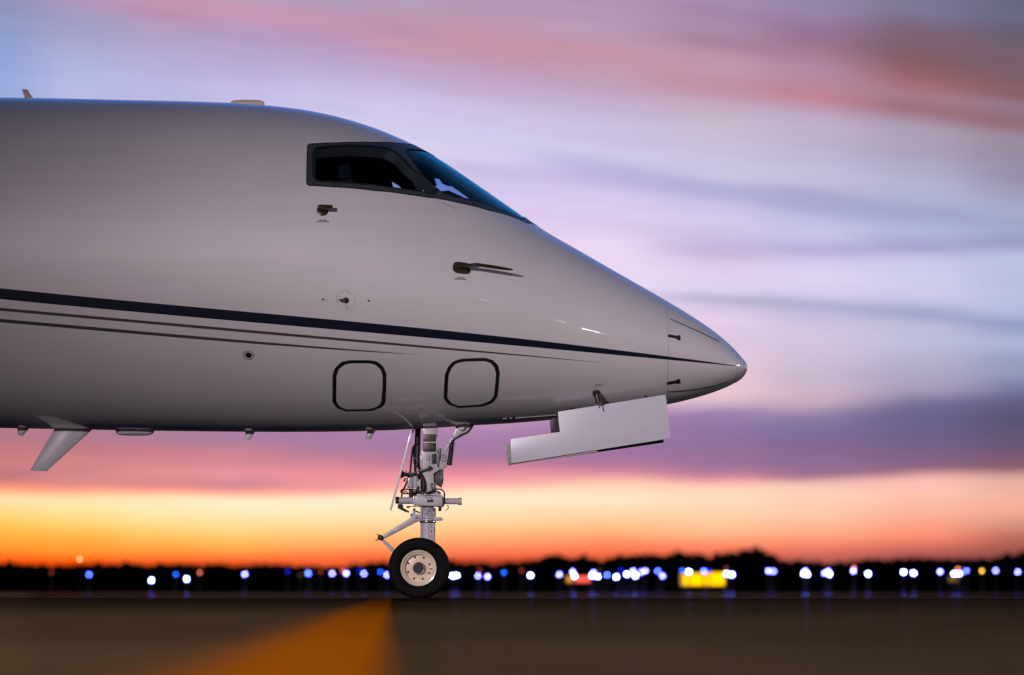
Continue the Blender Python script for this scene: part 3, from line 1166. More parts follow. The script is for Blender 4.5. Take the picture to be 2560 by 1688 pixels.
for sy in (-1, 1):
    st = MB()
    cx = at(900, 430, 0).x
    yc = sy * .42
    st.box((cx - .02, yc, C0 - .05), (.46, .46, .14), bevel=.03)
    st.box((cx - .25, yc, C0 + .28), (.12, .44, .62), Matrix.Rotation(R(-8), 3, 'Y'), .03)
    st.box((cx - .30, yc, C0 + .70), (.09, .24, .19), Matrix.Rotation(R(-8), 3, 'Y'), .03)
    st.cyl((cx, yc, zf), (cx, yc, C0 - .1), .06)
    st.build('pilot_seat', M['seat'], jet)

# ------------------------------------------------------------------ details on the skin


def disc_uv(dx, dy, r, n=28, ry=None):
    """ellipse on the hull round a photo point, radius in metres"""
    x, t = hit(dx, dy)
    W, H, C = (float(q) for q in form(x))
    p0, p1 = surf(x, t), surf(x, t + .01)
    L = float(np.linalg.norm(p1 - p0)) / .01
    ry = ry or r
    return [(x + r * math.cos(a), t + ry * math.sin(a) / L) for a in (2 * math.pi * k / n for k in range(n))]


# two access hatches outlined by a thick dark seal (crop at 700,820, scale 3.963)
zr = zc(700, 820, 3.963)
h1o = [(690, 318), (890, 318), (960, 330), (1025, 382), (1053, 455), (1050, 600), (1043, 730), (1015, 780), (905, 818), (650, 824), (560, 790), (519, 735), (520, 460), (545, 395), (610, 335)]
h1i = [(700, 349), (890, 349), (945, 362), (995, 408), (1017, 470), (1014, 600), (1004, 730), (975, 772), (895, 801), (660, 806), (590, 778), (555, 725), (558, 470), (580, 408), (640, 360)]
h2o = [(1800, 303), (2030, 294), (2110, 318), (2160, 370), (2176, 440), (2165, 580), (2152, 680), (2110, 735), (2010, 775), (1760, 789), (1665, 755), (1620, 700), (1626, 560), (1633, 460), (1665, 380), (1720, 328)]
h2i = [(1805, 334), (2020, 327), (2085, 345), (2125, 392), (2139, 450), (2130, 580), (2118, 675), (2080, 722), (1990, 757), (1770, 771), (1695, 742), (1655, 690), (1662, 560), (1670, 460), (1698, 395), (1740, 352)]
for ho, hi in ((h1o, h1i), (h2o, h2i)):
    ou, iu = H_(rounded(Z(zr, ho), 4, 3)), H_(rounded(Z(zr, hi), 4, 3))
    hp = patch('access_hatch', iu, [], .0012, M['paint'], jet, .05, 0, .02)
    hp.parent = jet
    patch('hatch_seal', ou, [iu], .0022, M['black'], hp, .2, 0, .02)

# static port: dark plate, pale gap and red painted ring
sp = patch('static_port', disc_uv(577, 825, .023), [], .002, M['black'], jet, .2, .003)
patch('red_ring', disc_uv(577, 825, .0375), [disc_uv(577, 825, .0325)], .0015, M['text'], sp, .2)


def text_on(body, dx, dy, width, parent, slant=0.0):
    cu = bpy.data.curves.new('warning_text', 'FONT')
    cu.body = body
    cu.align_x = 'CENTER'
    cu.align_y = 'CENTER'
    cu.size = 1
    cu.space_line = .85
    cu.offset = .012
    tmp = bpy.data.objects.new('t', cu)
    COL.objects.link(tmp)
    dg = bpy.context.evaluated_depsgraph_get()
    me = bpy.data.meshes.new_from_object(tmp.evaluated_get(dg))
    bpy.data.objects.remove(tmp)
    bpy.data.curves.remove(cu)
    xs = [v.co.x for v in me.vertices]
    sc = width / (max(xs) - min(xs))
    x, t = hit(dx, dy)
    p, n = Vector(surf(x, t, .003)), Vector(nrm(x, t))
    ex = Vector((1, 0, -slant))
    ex = (ex - n * ex.dot(n)).normalized()
    ey = n.cross(ex)
    for v in me.vertices:
        v.co = p + ex * v.co.x * sc + ey * v.co.y * sc
    return link('warning_text', me, M['text'], parent, False)


def on(dx, dy, off=0.0):
    return Vector(surf(*hit(dx, dy), off)), Vector(nrm(*hit(dx, dy)))


# total temperature probe: round base and a short square-ended scoop
pb = MB()
p, n = on(749, 489)
pb.lathe([(.041, 0), (.041, .006), (.036, .009), (0, .009)], p, n, 32)
ex = Vector((1, 0, 0))
ex = (ex - n * ex.dot(n)).normalized()
ez = n.cross(ex)
q0 = p + n * .0
pb.prism([p + ex * a + ez * c + n * .005 for a, c in ((-.035, -.012), (.03, -.012), (.03, .02), (-.03, .02))], n * .05, .003)
pb.prism([p + ex * a + ez * c + n * .05 for a, c in ((-.037, .004), (-.02, .012), (.068, .012), (.068, -.016), (-.03, -.014))], n * .03, .003)
tpb = pb.build('temperature_probe', M['bronze'], jet)
text_on('DANGER\nHEATED PROBE', 749.5, 513.5, .088, tpb)

# pitot probe: oval plate with screws, swept mast, long tube
pb = MB()
zq = zc(1100, 500, 4.357)
p, n = on(*zq(235, 742))
ex = on(*zq(330, 752))[0] - on(*zq(140, 728))[0]
ex.normalize()
ez = n.cross(ex).normalized()
pl = rounded([(-.066, .042), (.066, .042), (.066, -.042), (-.066, -.042)], .05, 6)
pb.prism([p + ex * a + ez * c for a, c in pl], n * .007, .002)
for a, c in ((-.036, .026), (.036, .026), (-.036, -.026), (.036, -.026)):
    pb.lathe([(.005, .006), (.005, .009), (0, .0095)], p + ex * a + ez * c, n, 10)
a0 = p + n * .004 - ex * .02
a1 = p + n * .135 + ex * .075
for w0, w1, oo in ((.055, .03, 0),):
    mast = [p - ex * .05 + n * .004, p + ex * .05 + n * .004, a1 + ex * .045, a1 - ex * .02]
    pb.prism([m_ - ez * .010 for m_ in mast], ez * .020, .003)
tube0, tube1 = a1 - ex * .025, a1 + ex * .265 - ez * .006
pb.lathe([(.004, 0), (.0125, .02), (.0125, .17), (.009, .25), (.0055, .288), (.0038, .29)], tube0, tube1 - tube0, 16)
ptb = pb.build('pitot_probe', M['bronze'], jet)
text_on('DANGER\nHEATED PROBE', 1068.5, 647, .086, ptb)

# angle of attack vane with its mounting circle and screw dots
zv = zc(740, 480, 4.9)
pb = MB()
p, n = on(*zv(610, 1326))
pb.lathe([(.021, 0), (.021, .008), (.015, .018), (0, .02)], p, n, 24)
v0 = p + n * .012
vt = on(*zv(518, 1310))[0] + n * .035
ez = Vector((0, 0, 1))
pb.prism([v0 + Vector((-.005, 0, -.016)), v0 + Vector((-.005, 0, .015)), vt + Vector((.022, 0, .005)), vt + Vector((0, 0, .004)), vt + Vector((0, 0, -.005)), vt + Vector((.024, 0, -.008))], n * .012, .002)
vane = pb.build('airflow_vane', M['dark'], jet)
patch('mounting_line', disc_uv(*zv(612, 1328), .0675), [disc_uv(*zv(612, 1328), .0662)], .001, M['gear_dark'], vane, .2)
for q, r in (((332, 1317), .0075), ((890, 1334), .0075), ((638, 1233), .004), ((609, 1393), .004), ((629, 1417), .004)):
    patch('static_hole', disc_uv(*zv(*q), r, 14), [], .001, M['black'], vane, .2)

# ice probe under the nose
pb = MB()
zp = zc(1400, 920, 6.03)
p, n = on(*zp(545, 370))
pb.lathe([(.029, 0), (.028, .02), (0, .03)], p, n, 20)
pb.cyl(p + n * .005 + Vector((.003, 0, -.005)), p + n * .03 + Vector((.012, 0, -.055)), .024, .019)
pb.cyl(p + n * .03 + Vector((.010, 0, -.05)), p + n * .04 + Vector((.017, 0, -.085)), .004)
ip = pb.build('ice_probe', M['dark'], jet)
text_on('DANGER\nHEATED PROBE', *zp(580, 250), .072, ip)
text_on('PAINT TRANSPARENT', 1042, 478.5, .122, fuselage, .13)

# radome: lightning strips and latches


def strip(name, a_pts, w, off, m, parent, thick=.002):
    P = H_(a_pts)
    L, Rr = [], []
    for i, (x, t) in enumerate(P):
        x0, t0 = P[max(i - 1, 0)]
        x1, t1 = P[min(i + 1, len(P) - 1)]
        W = float(form(x)[1])
        d = np.array([x1 - x0, (t1 - t0) * W])
        d /= np.hypot(*d)
        L.append((x - d[1] * w, t + d[0] * w / W))
        Rr.append((x + d[1] * w, t - d[0] * w / W))
    return patch(name, L + Rr[::-1], [], off, m, parent, .2, thick, .02)


strip('lightning_strip', Z(z4, [(1492, 307), (1560, 338), (1650, 378), (1760, 429), (1868, 483)]), .0032, .003, M['black'], radome)
strip('lightning_strip', Z(z4, [(1475, 876), (1550, 872), (1650, 861), (1760, 845), (1860, 822), (1950, 797)]), .0032, .003, M['black'], radome)
for q in ([(1476, 428), (1545, 441), (1548, 436), (1566, 436), (1568, 475), (1548, 472), (1540, 461), (1476, 449)], [(1464, 801), (1538, 786), (1548, 778), (1566, 776), (1566, 806), (1545, 811), (1538, 805), (1466, 817)]):
    patch('radome_latch', H_(Z(z4, q)), [], .006, M['dark'], radome, .2, .006, .02)
# small nose cap ring line
xs_cap = at(1707, 850, 0).x
cap = [(xs_cap, t) for t in np.linspace(-1.2, 4.3, 60)] + [(xs_cap + .0012, t) for t in np.linspace(4.3, -1.2, 60)]
patch('nose_cap_line', cap, [], .0006, M['gear_dark'], radome, .5, 0, .1)


# ------------------------------------------------------------------ antennas
def blade(name, px_pts, Y, th_root, th_tip, m, cap=None):
    """swept blade: outline from the photo (root edge first two, tip edge last two), lens-shaped section"""
    (r0, r1, t1, t0) = [at(*p, Y) for p in px_pts]
    mb = MB()
    rings = []
    for k in range(7):
        u = k / 6
        a, c = r0.lerp(t0, u), r1.lerp(t1, u)
        th = th_root + (th_tip - th_root) * u
        if k == 6:
            th *= .5
        ringv = []
        for i in range(20):
            w = 2 * math.pi * i / 20
            s = .5 - .5 * math.cos(w)
            y = math.copysign(math.sqrt(max(s * (1 - s), 0)), math.sin(w)) * th
            q = a.lerp(c, s)
            ringv.append(mb.b.verts.new((q.x, Y + y, q.z)))
        rings.append(ringv)
    for A, B in zip(rings, rings[1:]):
        for i in range(20):
            j = (i + 1) % 20
            mb.b.faces.new((A[i], A[j], B[j], B[i]))
    mb.b.faces.new(rings[0])
    mb.b.faces.new(rings[-1])
    bmesh.ops.recalc_face_normals(mb.b, faces=mb.b.faces)
    return mb.build(name, m, jet, angle=60)


blade('blade_antenna', Z(z5, [(470, 405), (790, 415), (395, 775), (252, 772)]), 0, .05, .035, M['white'])
blade('stub_antenna', Z(z5, [(145, 405), (260, 400), (190, 478), (150, 465)]), 0, .035, .03, M['white'])
blade('stub_antenna', Z(z5, [(2085, 425), (2172, 430), (2122, 511), (2078, 509)]), 0, .025, .018, M['white'])
zm = zc(700, 820, 3.963)
blade('stub_antenna', Z(zm, [(865, 1022), (945, 1022), (898, 1104), (845, 1102)]), 0, .025, .018, M['gear'])
za = zc(0, 200, 2.9725)
blade('top_antenna', Z(za, [(185, 135), (247, 135), (203, 69), (163, 69)]), 0, .03, .02, M['tan'])


def pod(name, px0, px1, zpx, hpx, wid, m, up):
    """low streamlined fairing on the centre line"""
    a, c = at(px0, zpx, 0), at(px1, zpx, 0)
    h = hpx / 314.0
    L = (c - a).length
    ctr = (a + c) / 2
    ax = (c - a).normalized()
    mb = MB()
    NU, NV = 28, 20
    rows = []
    for i in range(NU + 1):
        u = -1 + 2 * i / NU
        row = []
        for j in range(NV):
            w = 2 * math.pi * j / NV
            k = max(1 - abs(u) ** 4.5, 0) ** .5
            q = ctr + ax * (u * L / 2)
            row.append(mb.b.verts.new((q.x, wid * k * math.cos(w), q.z + up * h * k * math.sin(w))))
        rows.append(row)
    for A, B in zip(rows, rows[1:]):
        for j in range(NV):
            q = (j + 1) % NV
            mb.b.faces.new((A[j], A[q], B[q], B[j]))
    bmesh.ops.remove_doubles(mb.b, verts=mb.b.verts, dist=1e-5)
    bmesh.ops.recalc_face_normals(mb.b, faces=mb.b.faces)
    return mb.build(name, m, jet, angle=60)


pod('satellite_antenna', 533, 615, 241.5, 9.5, .035, M['tan'], 1)
pod('flat_antenna', 267, 359, 1001, 11, .05, M['white'], -1)


# ------------------------------------------------------------------ nose gear doors
def plate(name, px_pts, Y0, Y1, m, parent, bevel=.003):
    mb = MB()
    P = [at(*p, Y0) for p in px_pts]
    mb.prism(P, (0, Y1 - Y0, 0), bevel)
    return mb.build(name, m, parent)


YD = -.40
door = plate('nose_gear_door', Z(z4, [(610, 1034), (1457, 898), (1495, 1240), (1402, 1257), (245, 1440), (240, 1246), (628, 1192)]), YD, YD + .022, M['door'], jet)
plate('door_edge', Z(z4, [(192, 1297), (246, 1286), (249, 1450), (222, 1453)]), YD + .005, YD + .05, M['sill'], door)
plate('door_lip', Z(z4, [(245, 1432), (920, 1330), (920, 1346), (245, 1449)]), YD + .024, YD + .06, M['tan'], door)
plate('door_bracket', Z(z4, [(545, 1105), (572, 1082), (610, 1076), (626, 1190), (557, 1203)]), YD + .03, YD + .06, M['dark'], door)
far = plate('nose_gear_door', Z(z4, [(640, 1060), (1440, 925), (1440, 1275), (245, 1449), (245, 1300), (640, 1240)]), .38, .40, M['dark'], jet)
patch('bay_rail', H_(Z(z4, [(178, 1086), (545, 1060), (600, 1056), (606, 1068), (178, 1106)])), [], .006, M['sill'], jet, .06, .006, .02)
for q in ((720, 1050), (1000, 1005), (1300, 955)):
    hb = MB()
    a = at(*z4(*q), YD + .02)
    hb.cyl(a, a + Vector((0, .10, .07)), .008)
    hb.build('door_hinge', M['dark'], door)

# ------------------------------------------------------------------ nose landing gear


def P2(x, y, Y):
    return at(*z2(x, y), Y)


def P3(x, y, Y):
    return at(*z3(x, y), Y)


def pr2(mb, pts, y0, y1, bev=.003, mi=0, f=None):
    f = f or P2
    return mb.prism([f(x, y, y0) for x, y in pts], (0, y1 - y0, 0), bev, mi)


def rect(x0, y0, x1, y1):
    return [(x0, y0), (x1, y0), (x1, y1), (x0, y1)]


PX = 1 / (6.03 * 338)            # one crop pixel in metres
PX3 = 1 / (5.6 * 338)
mb = MB()
pr2(mb, [(955, 30), (1157, 30), (1160, 300), (1160, 470), (1165, 560), (1165, 760), (1215, 800), (1110, 872), (1112, 1000), (1145, 1005), (1145, 1175), (985, 1175), (985, 1010), (945, 875), (917, 840), (915, 545), (945, 500), (950, 300)], -.085, .085, .006)
# flanges and ribs that break up the casting
pr2(mb, [(918, 560), (932, 556), (934, 830), (918, 838)], -.094, .05, .003)
pr2(mb, [(1150, 300), (1160, 300), (1162, 560), (1152, 560)], -.093, .05, .002)
mb.cyl(P2(1045, 775, -.12), P2(1045, 775, -.08), 24 * PX)
mb.lathe([(62 * PX, 0), (66 * PX, .01), (66 * PX, .08), (60 * PX, .09)], P2(1065, 1010, 0) + Vector((0, 0, -.07)), (0, 0, 1), 28)
strut = mb.build('gear_strut', M['gear'], jet)
for r in (rect(952, 276, 1153, 388),):
    m_ = MB()
    pr2(m_, r, -.0875, -.084, .0008)
    m_.build('data_plate', M['placard'], strut)
m_ = MB()
pr2(m_, rect(950, 406, 1146, 541), -.0872, -.084, .0008)
pr2(m_, rect(957, 413, 1139, 534), -.0885, -.0868, .0006, 1)
for k in range(3):
    pr2(m_, rect(964, 426 + 26 * k, 988, 434 + 26 * k), -.0893, -.0883, 0, 2)
m_.build('data_plate', [M['black'], M['placard'], M['gear_dark']], strut)
m_ = MB()
for k in range(4):
    yy_ = 298 + 24 * k
    pr2(m_, rect(975 + 6 * k, yy_, 1042, yy_ + 6), -.0882, -.0872, 0)
    pr2(m_, rect(1066, yy_ + 3, 1135 - 4 * k, yy_ + 9), -.0882, -.0872, 0)
m_.build('plate_lines', M['bronze'], strut)
m_ = MB()
pr2(m_, [(1088, 568), (1152, 568), (1152, 722), (1082, 722), (1080, 590)], -.0905, -.08, .002)
m_.build('junction_box', M['black'], strut)
m_ = MB()
pr2(m_, rect(995, 601, 1022, 607), -.0867, -.085, 0)
pr2(m_, rect(1008, 590, 1014, 618), -.0867, -.085, 0)
pr2(m_, [(1004, 640), (1024, 650), (1022, 664), (1002, 660)], -.0867, -.085, 0)
pr2(m_, rect(1044, 580, 1051, 672), -.0867, -.085, 0)
pr2(m_, rect(1030, 668, 1051, 676), -.0867, -.085, 0)
m_.build('stencil_marks', M['black'], strut)

mb = MB()
pr2(mb, [(1172, 478), (1210, 486), (1255, 515), (1300, 542), (1315, 640), (1302, 758), (1228, 802), (1165, 770)], -.05, .05, .004)
pr2(mb, [(1172, 476), (1212, 486), (1172, 770), (1160, 770)], -.075, -.045, .003, 1)
side = mb.build('side_bracket', [M['gear'], M['gear_dark']], jet)
m_ = MB()
octo = [(1225, 585), (1262, 578), (1292, 600), (1300, 640), (1295, 672), (1268, 690), (1232, 688), (1210, 660), (1207, 612)]
c8 = np.array(octo).mean(0)
oi = [tuple(c8 + (np.array(q) - c8) * .80) for q in octo]
for i in range(len(octo)):
    j = (i + 1) % len(octo)
    pr2(m_, [octo[i], octo[j], oi[j], oi[i]], -.0525, -.049, 0)
m_.lathe([(11 * PX, 0), (11 * PX, .003), (0, .003)], P2(1256, 632, -.05), (0, -1, 0), 14)
m_.build('octagonal_emblem', M['black'], side)

mb = MB()                         # drag brace up to the bay
pr2(mb, [(1445, 130), (1700, 120), (1640, 245), (1590, 268), (1545, 262), (1480, 300), (1400, 405), (1330, 485), (1292, 545), (1268, 520), (1350, 380), (1405, 258), (1440, 215)], -.03, .03, .005)
mb.cyl(P2(1530, 170, -.06), P2(1530, 170, .06), 52 * PX)
mb.cyl(P2(1390, 308, -.04), P2(1390, 308, .04), 20 * PX)
mb.cyl(P2(1330, 402, -.038), P2(1330, 402, .038), 17 * PX)
brace = mb.build('drag_brace', M['gear'], jet)
mb = MB()
mb.tube([P2(1700, 140, -.05), P2(1640, 230, -.05), P2(1540, 290, -.05), P2(1420, 355, -.05), P2(1385, 430, -.05), P2(1368, 560, -.05), P2(1345, 745, -.05)], [17 * PX, 18 * PX, 15 * PX, 17 * PX, 33 * PX, 36 * PX, 38 * PX], 14)
for k in range(15):
    u = k / 14
    c = P2(1400 - 48 * u, 410 + 320 * u, -.05)
    d = (P2(1352, 730, -.05) - P2(1400, 410, -.05)).normalized()
    mb.lathe([(36 * PX, -.0012), (46 * PX, -.0006), (46 * PX, .0006), (36 * PX, .0012)], c, d, 16)
mb.build('coil_spring', M['black'], brace)

mb = MB()                         # aft door seen edge on, with its bolt
a, c = P2(783, 225, -.14), P2(470, 1385, -.14)
mb.prism([P2(764, 226, -.10), P2(800, 190, -.10), P2(485, 1386, -.10), P2(454, 1383, -.10)], (0, .035, 0), .003)
rod = mb.build('aft_gear_door', M['white'], jet)
m_ = MB()
m_.cyl(P2(468, 1380, -.085), P2(466, 1400, -.085), 9 * PX)
m_.lathe([(0, -.005), (14 * PX, 0), (14 * PX, .004), (0, .006)], P2(466, 1412, -.085), (0, 0, -1), 12)
m_.build('door_bolt', M['dark'], rod)
m_ = MB()
pr2(m_, [(775, 215), (835, 170), (800, 245), (790, 270)], -.11, -.07, .002)
m_.build('door_hinge', M['dark'], rod)

mb = MB()                         # hoses and cables behind the strut
mb.tube([P2(870, 120, .02), P2(868, 300, .02), P2(858, 460, .02), P2(862, 640, .02)], [40 * PX, 42 * PX, 40 * PX, 30 * PX], 14)
mb.tube([P2(905, 140, .04), P2(898, 420, .04), P2(885, 640, .04), P2(890, 760, .03), P2(905, 800, .02)], [12 * PX, 14 * PX, 18 * PX, 20 * PX, 16 * PX], 10)
mb.tube([P2(845, 420, 0), P2(800, 480, -.02), P2(786, 560, -.02), P2(770, 700, -.02), P2(760, 840, -.02)], 15 * PX, 10)
mb.tube([P2(825, 470, .01), P2(825, 620, .01), P2(835, 800, .01), P2(830, 930, 0)], [22 * PX, 26 * PX, 22 * PX, 18 * PX], 10)
mb.tube([P2(875, 640, -.01), P2(872, 740, -.02), P2(890, 790, -.03), P2(905, 860, -.03)], [18 * PX, 24 * PX, 22 * PX, 14 * PX], 10)
mb.tube([P2(760, 820, -.02), P2(730, 930, -.02), P2(690, 1040, -.02), P2(640, 1130, -.03), P2(620, 1150, -.04)], 14 * PX, 10)
mb.tube([P2(905, 850, -.08), P2(935, 920, -.09), P2(960, 1010, -.09), P2(960, 1100, -.09), P2(955, 1160, -.08)], [20 * PX, 30 * PX, 42 * PX, 44 * PX, 38 * PX], 14)
mb.tube([P2(890, 900, 0), P2(905, 1000, 0), P2(895, 1120, 0)], [20 * PX, 26 * PX, 24 * PX], 10)
for pts_ in ([(612, 1140), (640, 1112), (720, 1108), (820, 1112), (850, 1135), (825, 1165), (730, 1172), (640, 1165), (612, 1142)],):
    mb.tube([P2(x, y, -.05) for x, y in pts_], 11 * PX, 8)
mb.tube([P2(640, 1160, -.05), P2(632, 1190, -.05), P2(628, 1225, -.05)], 13 * PX, 8)
mb.tube([P2(655, 1150, -.02), P2(690, 1140, -.02), P2(720, 1160, -.02)], 8 * PX, 8)
pr2(mb, rect(735, 1095, 800, 1225), -.05, .02, .004)
pr2(mb, rect(800, 1130, 960, 1210), -.03, .03, .004)
pr2(mb, [(850, 1060), (900, 1060), (905, 1160), (840, 1165)], -.04, .03, .004)
pr2(mb, [(640, 818), (664, 842), (695, 880), (660, 915), (607, 942), (622, 880)], -.05, .0, .003)
pr2(mb, [(698, 815), (703, 850), (690, 872), (680, 850)], -.04, -.02, .002)
pr2(mb, [(680, 930), (697, 940), (676, 990), (660, 995), (652, 975)], -.04, -.02, .002)
pr2(mb, [(640, 870), (760, 850), (900, 870), (900, 920), (720, 920), (660, 905)], -.02, .02, .003)
mb.build('hydraulic_hoses', M['black'], jet)

mb = MB()                         # steering link and its clevis
mb.cyl(P2(735, 882, -.125), P2(1040, 788, -.125), 13 * PX, 14 * PX)
mb.lathe([(20 * PX, 0), (22 * PX, .003), (22 * PX, .02), (20 * PX, .022)], P2(1048, 770, -.14), (0, 1, 0), 16, 1)
mb.cyl(P2(690, 890, -.125), P2(742, 880, -.125), 17 * PX, 16 * PX, mi=1)
mb.cyl(P2(1022, 800, -.12), P2(1026, 830, -.12), 9 * PX, mi=1)
mb.cyl(P2(872, 440, -.06), P2(856, 760, -.06), 5 * PX)
mb.cyl(P2(815, 690, -.05), P2(822, 905, -.05), 8 * PX, mi=1)
mb.cyl(P2(815, 665, -.05), P2(815, 712, -.05), 16 * PX, mi=1)
pr2(mb, rect(806, 634, 862, 644), -.06, -.05, 0)
mb.build('steering_link', [M['gear_dark'], M['bronze']], jet)

mb = MB()                         # valve block left of the strut
pr2(mb, [(722, 940), (745, 918), (790, 915), (795, 1085), (712, 1082)], -.07, .02, .005)
mb.cyl(P2(835, 900, -.05), P2(835, 1090, -.05), 38 * PX)
mb.cyl(P2(768, 935, -.06), P2(768, 1030, -.06), 22 * PX, mi=1)
mb.cyl(P2(835, 892, -.05), P2(835, 925, -.05), 26 * PX, mi=1)
pr2(mb, rect(865, 985, 912, 1060), -.07, 0, .004)
pr2(mb, rect(895, 950, 912, 1120), -.08, -.02, .002)
for q in ((725, 1060), (783, 1060), (880, 1000), (900, 1080)):
    mb.cyl(P2(*q, -.085), P2(*q, -.06), 8 * PX, mi=1)
mb.build('valve_block', [M['gear'], M['gear_dark']], jet)

mb = MB()                         # taxi lamp facing forwards
d = (P2(1252, 950, -.03) - P2(1110, 935, -.03)).normalized()
c = P2(1100, 930, -.03)
mb.lathe([(40 * PX, 0), (68 * PX, 25 * PX), (112 * PX, 80 * PX), (136 * PX, 130 * PX), (140 * PX, 142 * PX), (132 * PX, 146 * PX), (126 * PX, 140 * PX), (60 * PX, 60 * PX), (0, 50 * PX)], c, d, 36, 0, caps=False)
lamp = mb.build('taxi_lamp', M['gear_dark'], jet, angle=50)
m_ = MB()
m_.lathe([(130 * PX, 138 * PX), (100 * PX, 152 * PX), (55 * PX, 160 * PX), (0, 163 * PX)], c, d, 36, 0, caps=False)
m_.build('lamp_glass', M['lens'], lamp, angle=60)
m_ = MB()
m_.tube([P2(1125, 1010, -.10), P2(1105, 1050, -.11), P2(1115, 1080, -.11), P2(1080, 1110, -.10)], 6 * PX, 8)
m_.tube([P2(1090, 1010, -.10), P2(1075, 1060, -.11), P2(1085, 1100, -.10)], 6 * PX, 8)
m_.cyl(P2(1060, 1005, -.095), P2(1060, 1075, -.095), 10 * PX)
m_.build('lamp_pipes', M['alu'], lamp)

mb = MB()                         # steering collar with the two actuator barrels
pr2(mb, [(830, 1218), (850, 1200), (1240, 1212), (1256, 1225), (1256, 1352), (1235, 1364), (1180, 1362), (905, 1352), (830, 1340)], -.10, .10, .008)
pr2(mb, [(852, 1208), (862, 1176), (905, 1172), (1010, 1190), (1140, 1162), (1205, 1166), (1248, 1212)], -.085, .085, .006)
mb.cyl(P2(585, 1276, -.045), P2(835, 1278, -.045), 52 * PX, seg=32)
mb.cyl(P2(1250, 1286, -.045), P2(1485, 1287, -.045), 46 * PX, seg=32)
mb.cyl(P2(1478, 1288, -.045), P2(1535, 1288, -.045), 56 * PX, seg=32)
pr2(mb, [(800, 1205), (835, 1200), (835, 1350), (808, 1350)], -.075, .03, .004)
collar = mb.build('steering_collar', M['gear'], jet)
m_ = MB()
m_.cyl(P2(535, 1272, -.045), P2(592, 1272, -.045), 53 * PX, seg=28)
m_.build('actuator_cap', M['black'], collar)
m_ = MB()
pr2(m_, rect(1238, 1225, 1262, 1358), -.102, .05, .003)
m_.build('collar_band', M['black'], collar)
m_ = MB()
m_.lathe([(24 * PX, 0), (22 * PX, .006), (0, .007)], P2(1035, 1283, -.10), (0, -1, 0), 16)
m_.build('dark_hole_disc', M['black'], collar)  # raised black disc, painted in for the dark of a hole
m_ = MB()
m_.lathe([(26 * PX, 0), (24 * PX, .008), (0, .009)], P2(1080, 1278, -.10), (0, -1, 0), 16)
m_.build('dark_hole_disc', M['black'], collar)  # second black disc for the same hole's darkness
m_ = MB()
pr2(m_, rect(980, 1228, 1090, 1237), -.1022, -.09, 0)
m_.build('access_slot', M['black'], collar)
m_ = MB()
pr2(m_, [(568, 1330), (642, 1330), (652, 1388), (742, 1436), (722, 1464), (700, 1440), (690, 1452), (570, 1392)], -.06, .0, .004)
m_.build('hose_bracket', M['black'], collar)
m_ = MB()
pr2(m_, [(1180, 1360), (1230, 1360), (1226, 1432), (1180, 1436)], -.06, -.01, .003)
m_.build('stop_block', M['black'], collar)
m_ = MB()
m_.cyl(P2(1190, 1150, .0), P2(1192, 1205, .0), 26 * PX)
m_.build('hose_end', M['black'], collar)
m_ = MB()
m_.tube([P2(1258, 1180, -.06), P2(1274, 1195, -.06), P2(1268, 1240, -.06)], 12 * PX, 8)
m_.build('hose_end', M['black'], collar)
m_ = MB()
m_.tube([P2(700, 1375, -.03), P2(750, 1372, -.03)], 14 * PX, 8, sub=1)
m_.build('hose_end', M['black'], collar)
m_ = MB()
m_.tube([P2(930, 1160, -.11), P2(1020, 1150, -.115), P2(1100, 1122, -.115), P2(1170, 1104, -.11), P2(1230, 1112, -.10), P2(1268, 1150, -.08), P2(1274, 1185, -.06)], 11 * PX, 10)
m_.tube([P2(950, 1170, -.10), P2(1040, 1160, -.10), P2(1140, 1138, -.10), P2(1200, 1150, -.08)], 9 * PX, 8)
m_.build('brake_hose', M['hose'], collar)
m_ = MB()
m_.tube([P2(1310, 1345, -.05), P2(1330, 1365, -.05), P2(1328, 1395, -.05), P2(1300, 1425, -.05), P2(1270, 1442, -.05)], [5 * PX, 8 * PX, 7 * PX, 4 * PX, 1 * PX], 8)
m_.build('wire_hook', M['brass'], collar)
m_ = MB()
m_.tube([P2(720, 1366, -.04), P2(900, 1368, -.05), P2(960, 1385, -.06), P2(980, 1420, -.07)], 6 * PX, 8)
m_.build('brake_pipe', M['brass'], collar)

mb = MB()                         # lower cylinder, chrome ring, tow lug
c0 = P3(950, 145, 0)
rr = 113 * PX3


def zrel(y):
    return P3(950, y, 0).z - c0.z


prof = [(82 * PX3, zrel(95)), (82 * PX3, zrel(160)), (rr, zrel(178)), (rr, zrel(205)), (rr * .97, zrel(212)), (rr, zrel(220)), (rr, zrel(262)), (rr * .95, zrel(272)), (rr * 1.02, zrel(285)), (rr * 1.02, zrel(345))]
mb.lathe(prof, c0, (0, 0, 1), 36)
pr2(mb, [(1040, 300), (1130, 297), (1152, 310), (1155, 325), (1148, 345), (1040, 347)], -.035, .035, .004, 0, P3)
pr2(mb, rect(835, 175, 870, 350), -.06, .06, .004, 0, P3)
pr2(mb, [(900, 200), (935, 190), (945, 240), (905, 250)], -.075, -.04, .003, 0, P3)
mb.cyl(P3(955, 195, -.08), P3(955, 195, -.05), 16 * PX3)
mb.tube([P3(850, 160, -.06), P3(900, 175, -.075), P3(920, 200, -.078), P3(890, 215, -.075)], 7 * PX3, 8)
mb.tube([P3(840, 300, -.06), P3(920, 310, -.075), P3(1010, 318, -.06)], 3 * PX3, 6)
lower = mb.build('shock_cylinder', M['gear'], jet)
m_ = MB()
m_.lathe([(rr, zrel(345)), (rr * 1.03, zrel(350)), (rr * 1.03, zrel(372)), (rr, zrel(377))], c0, (0, 0, 1), 36)
m_.build('chrome_ring', M['chrome'], lower)
m_ = MB()
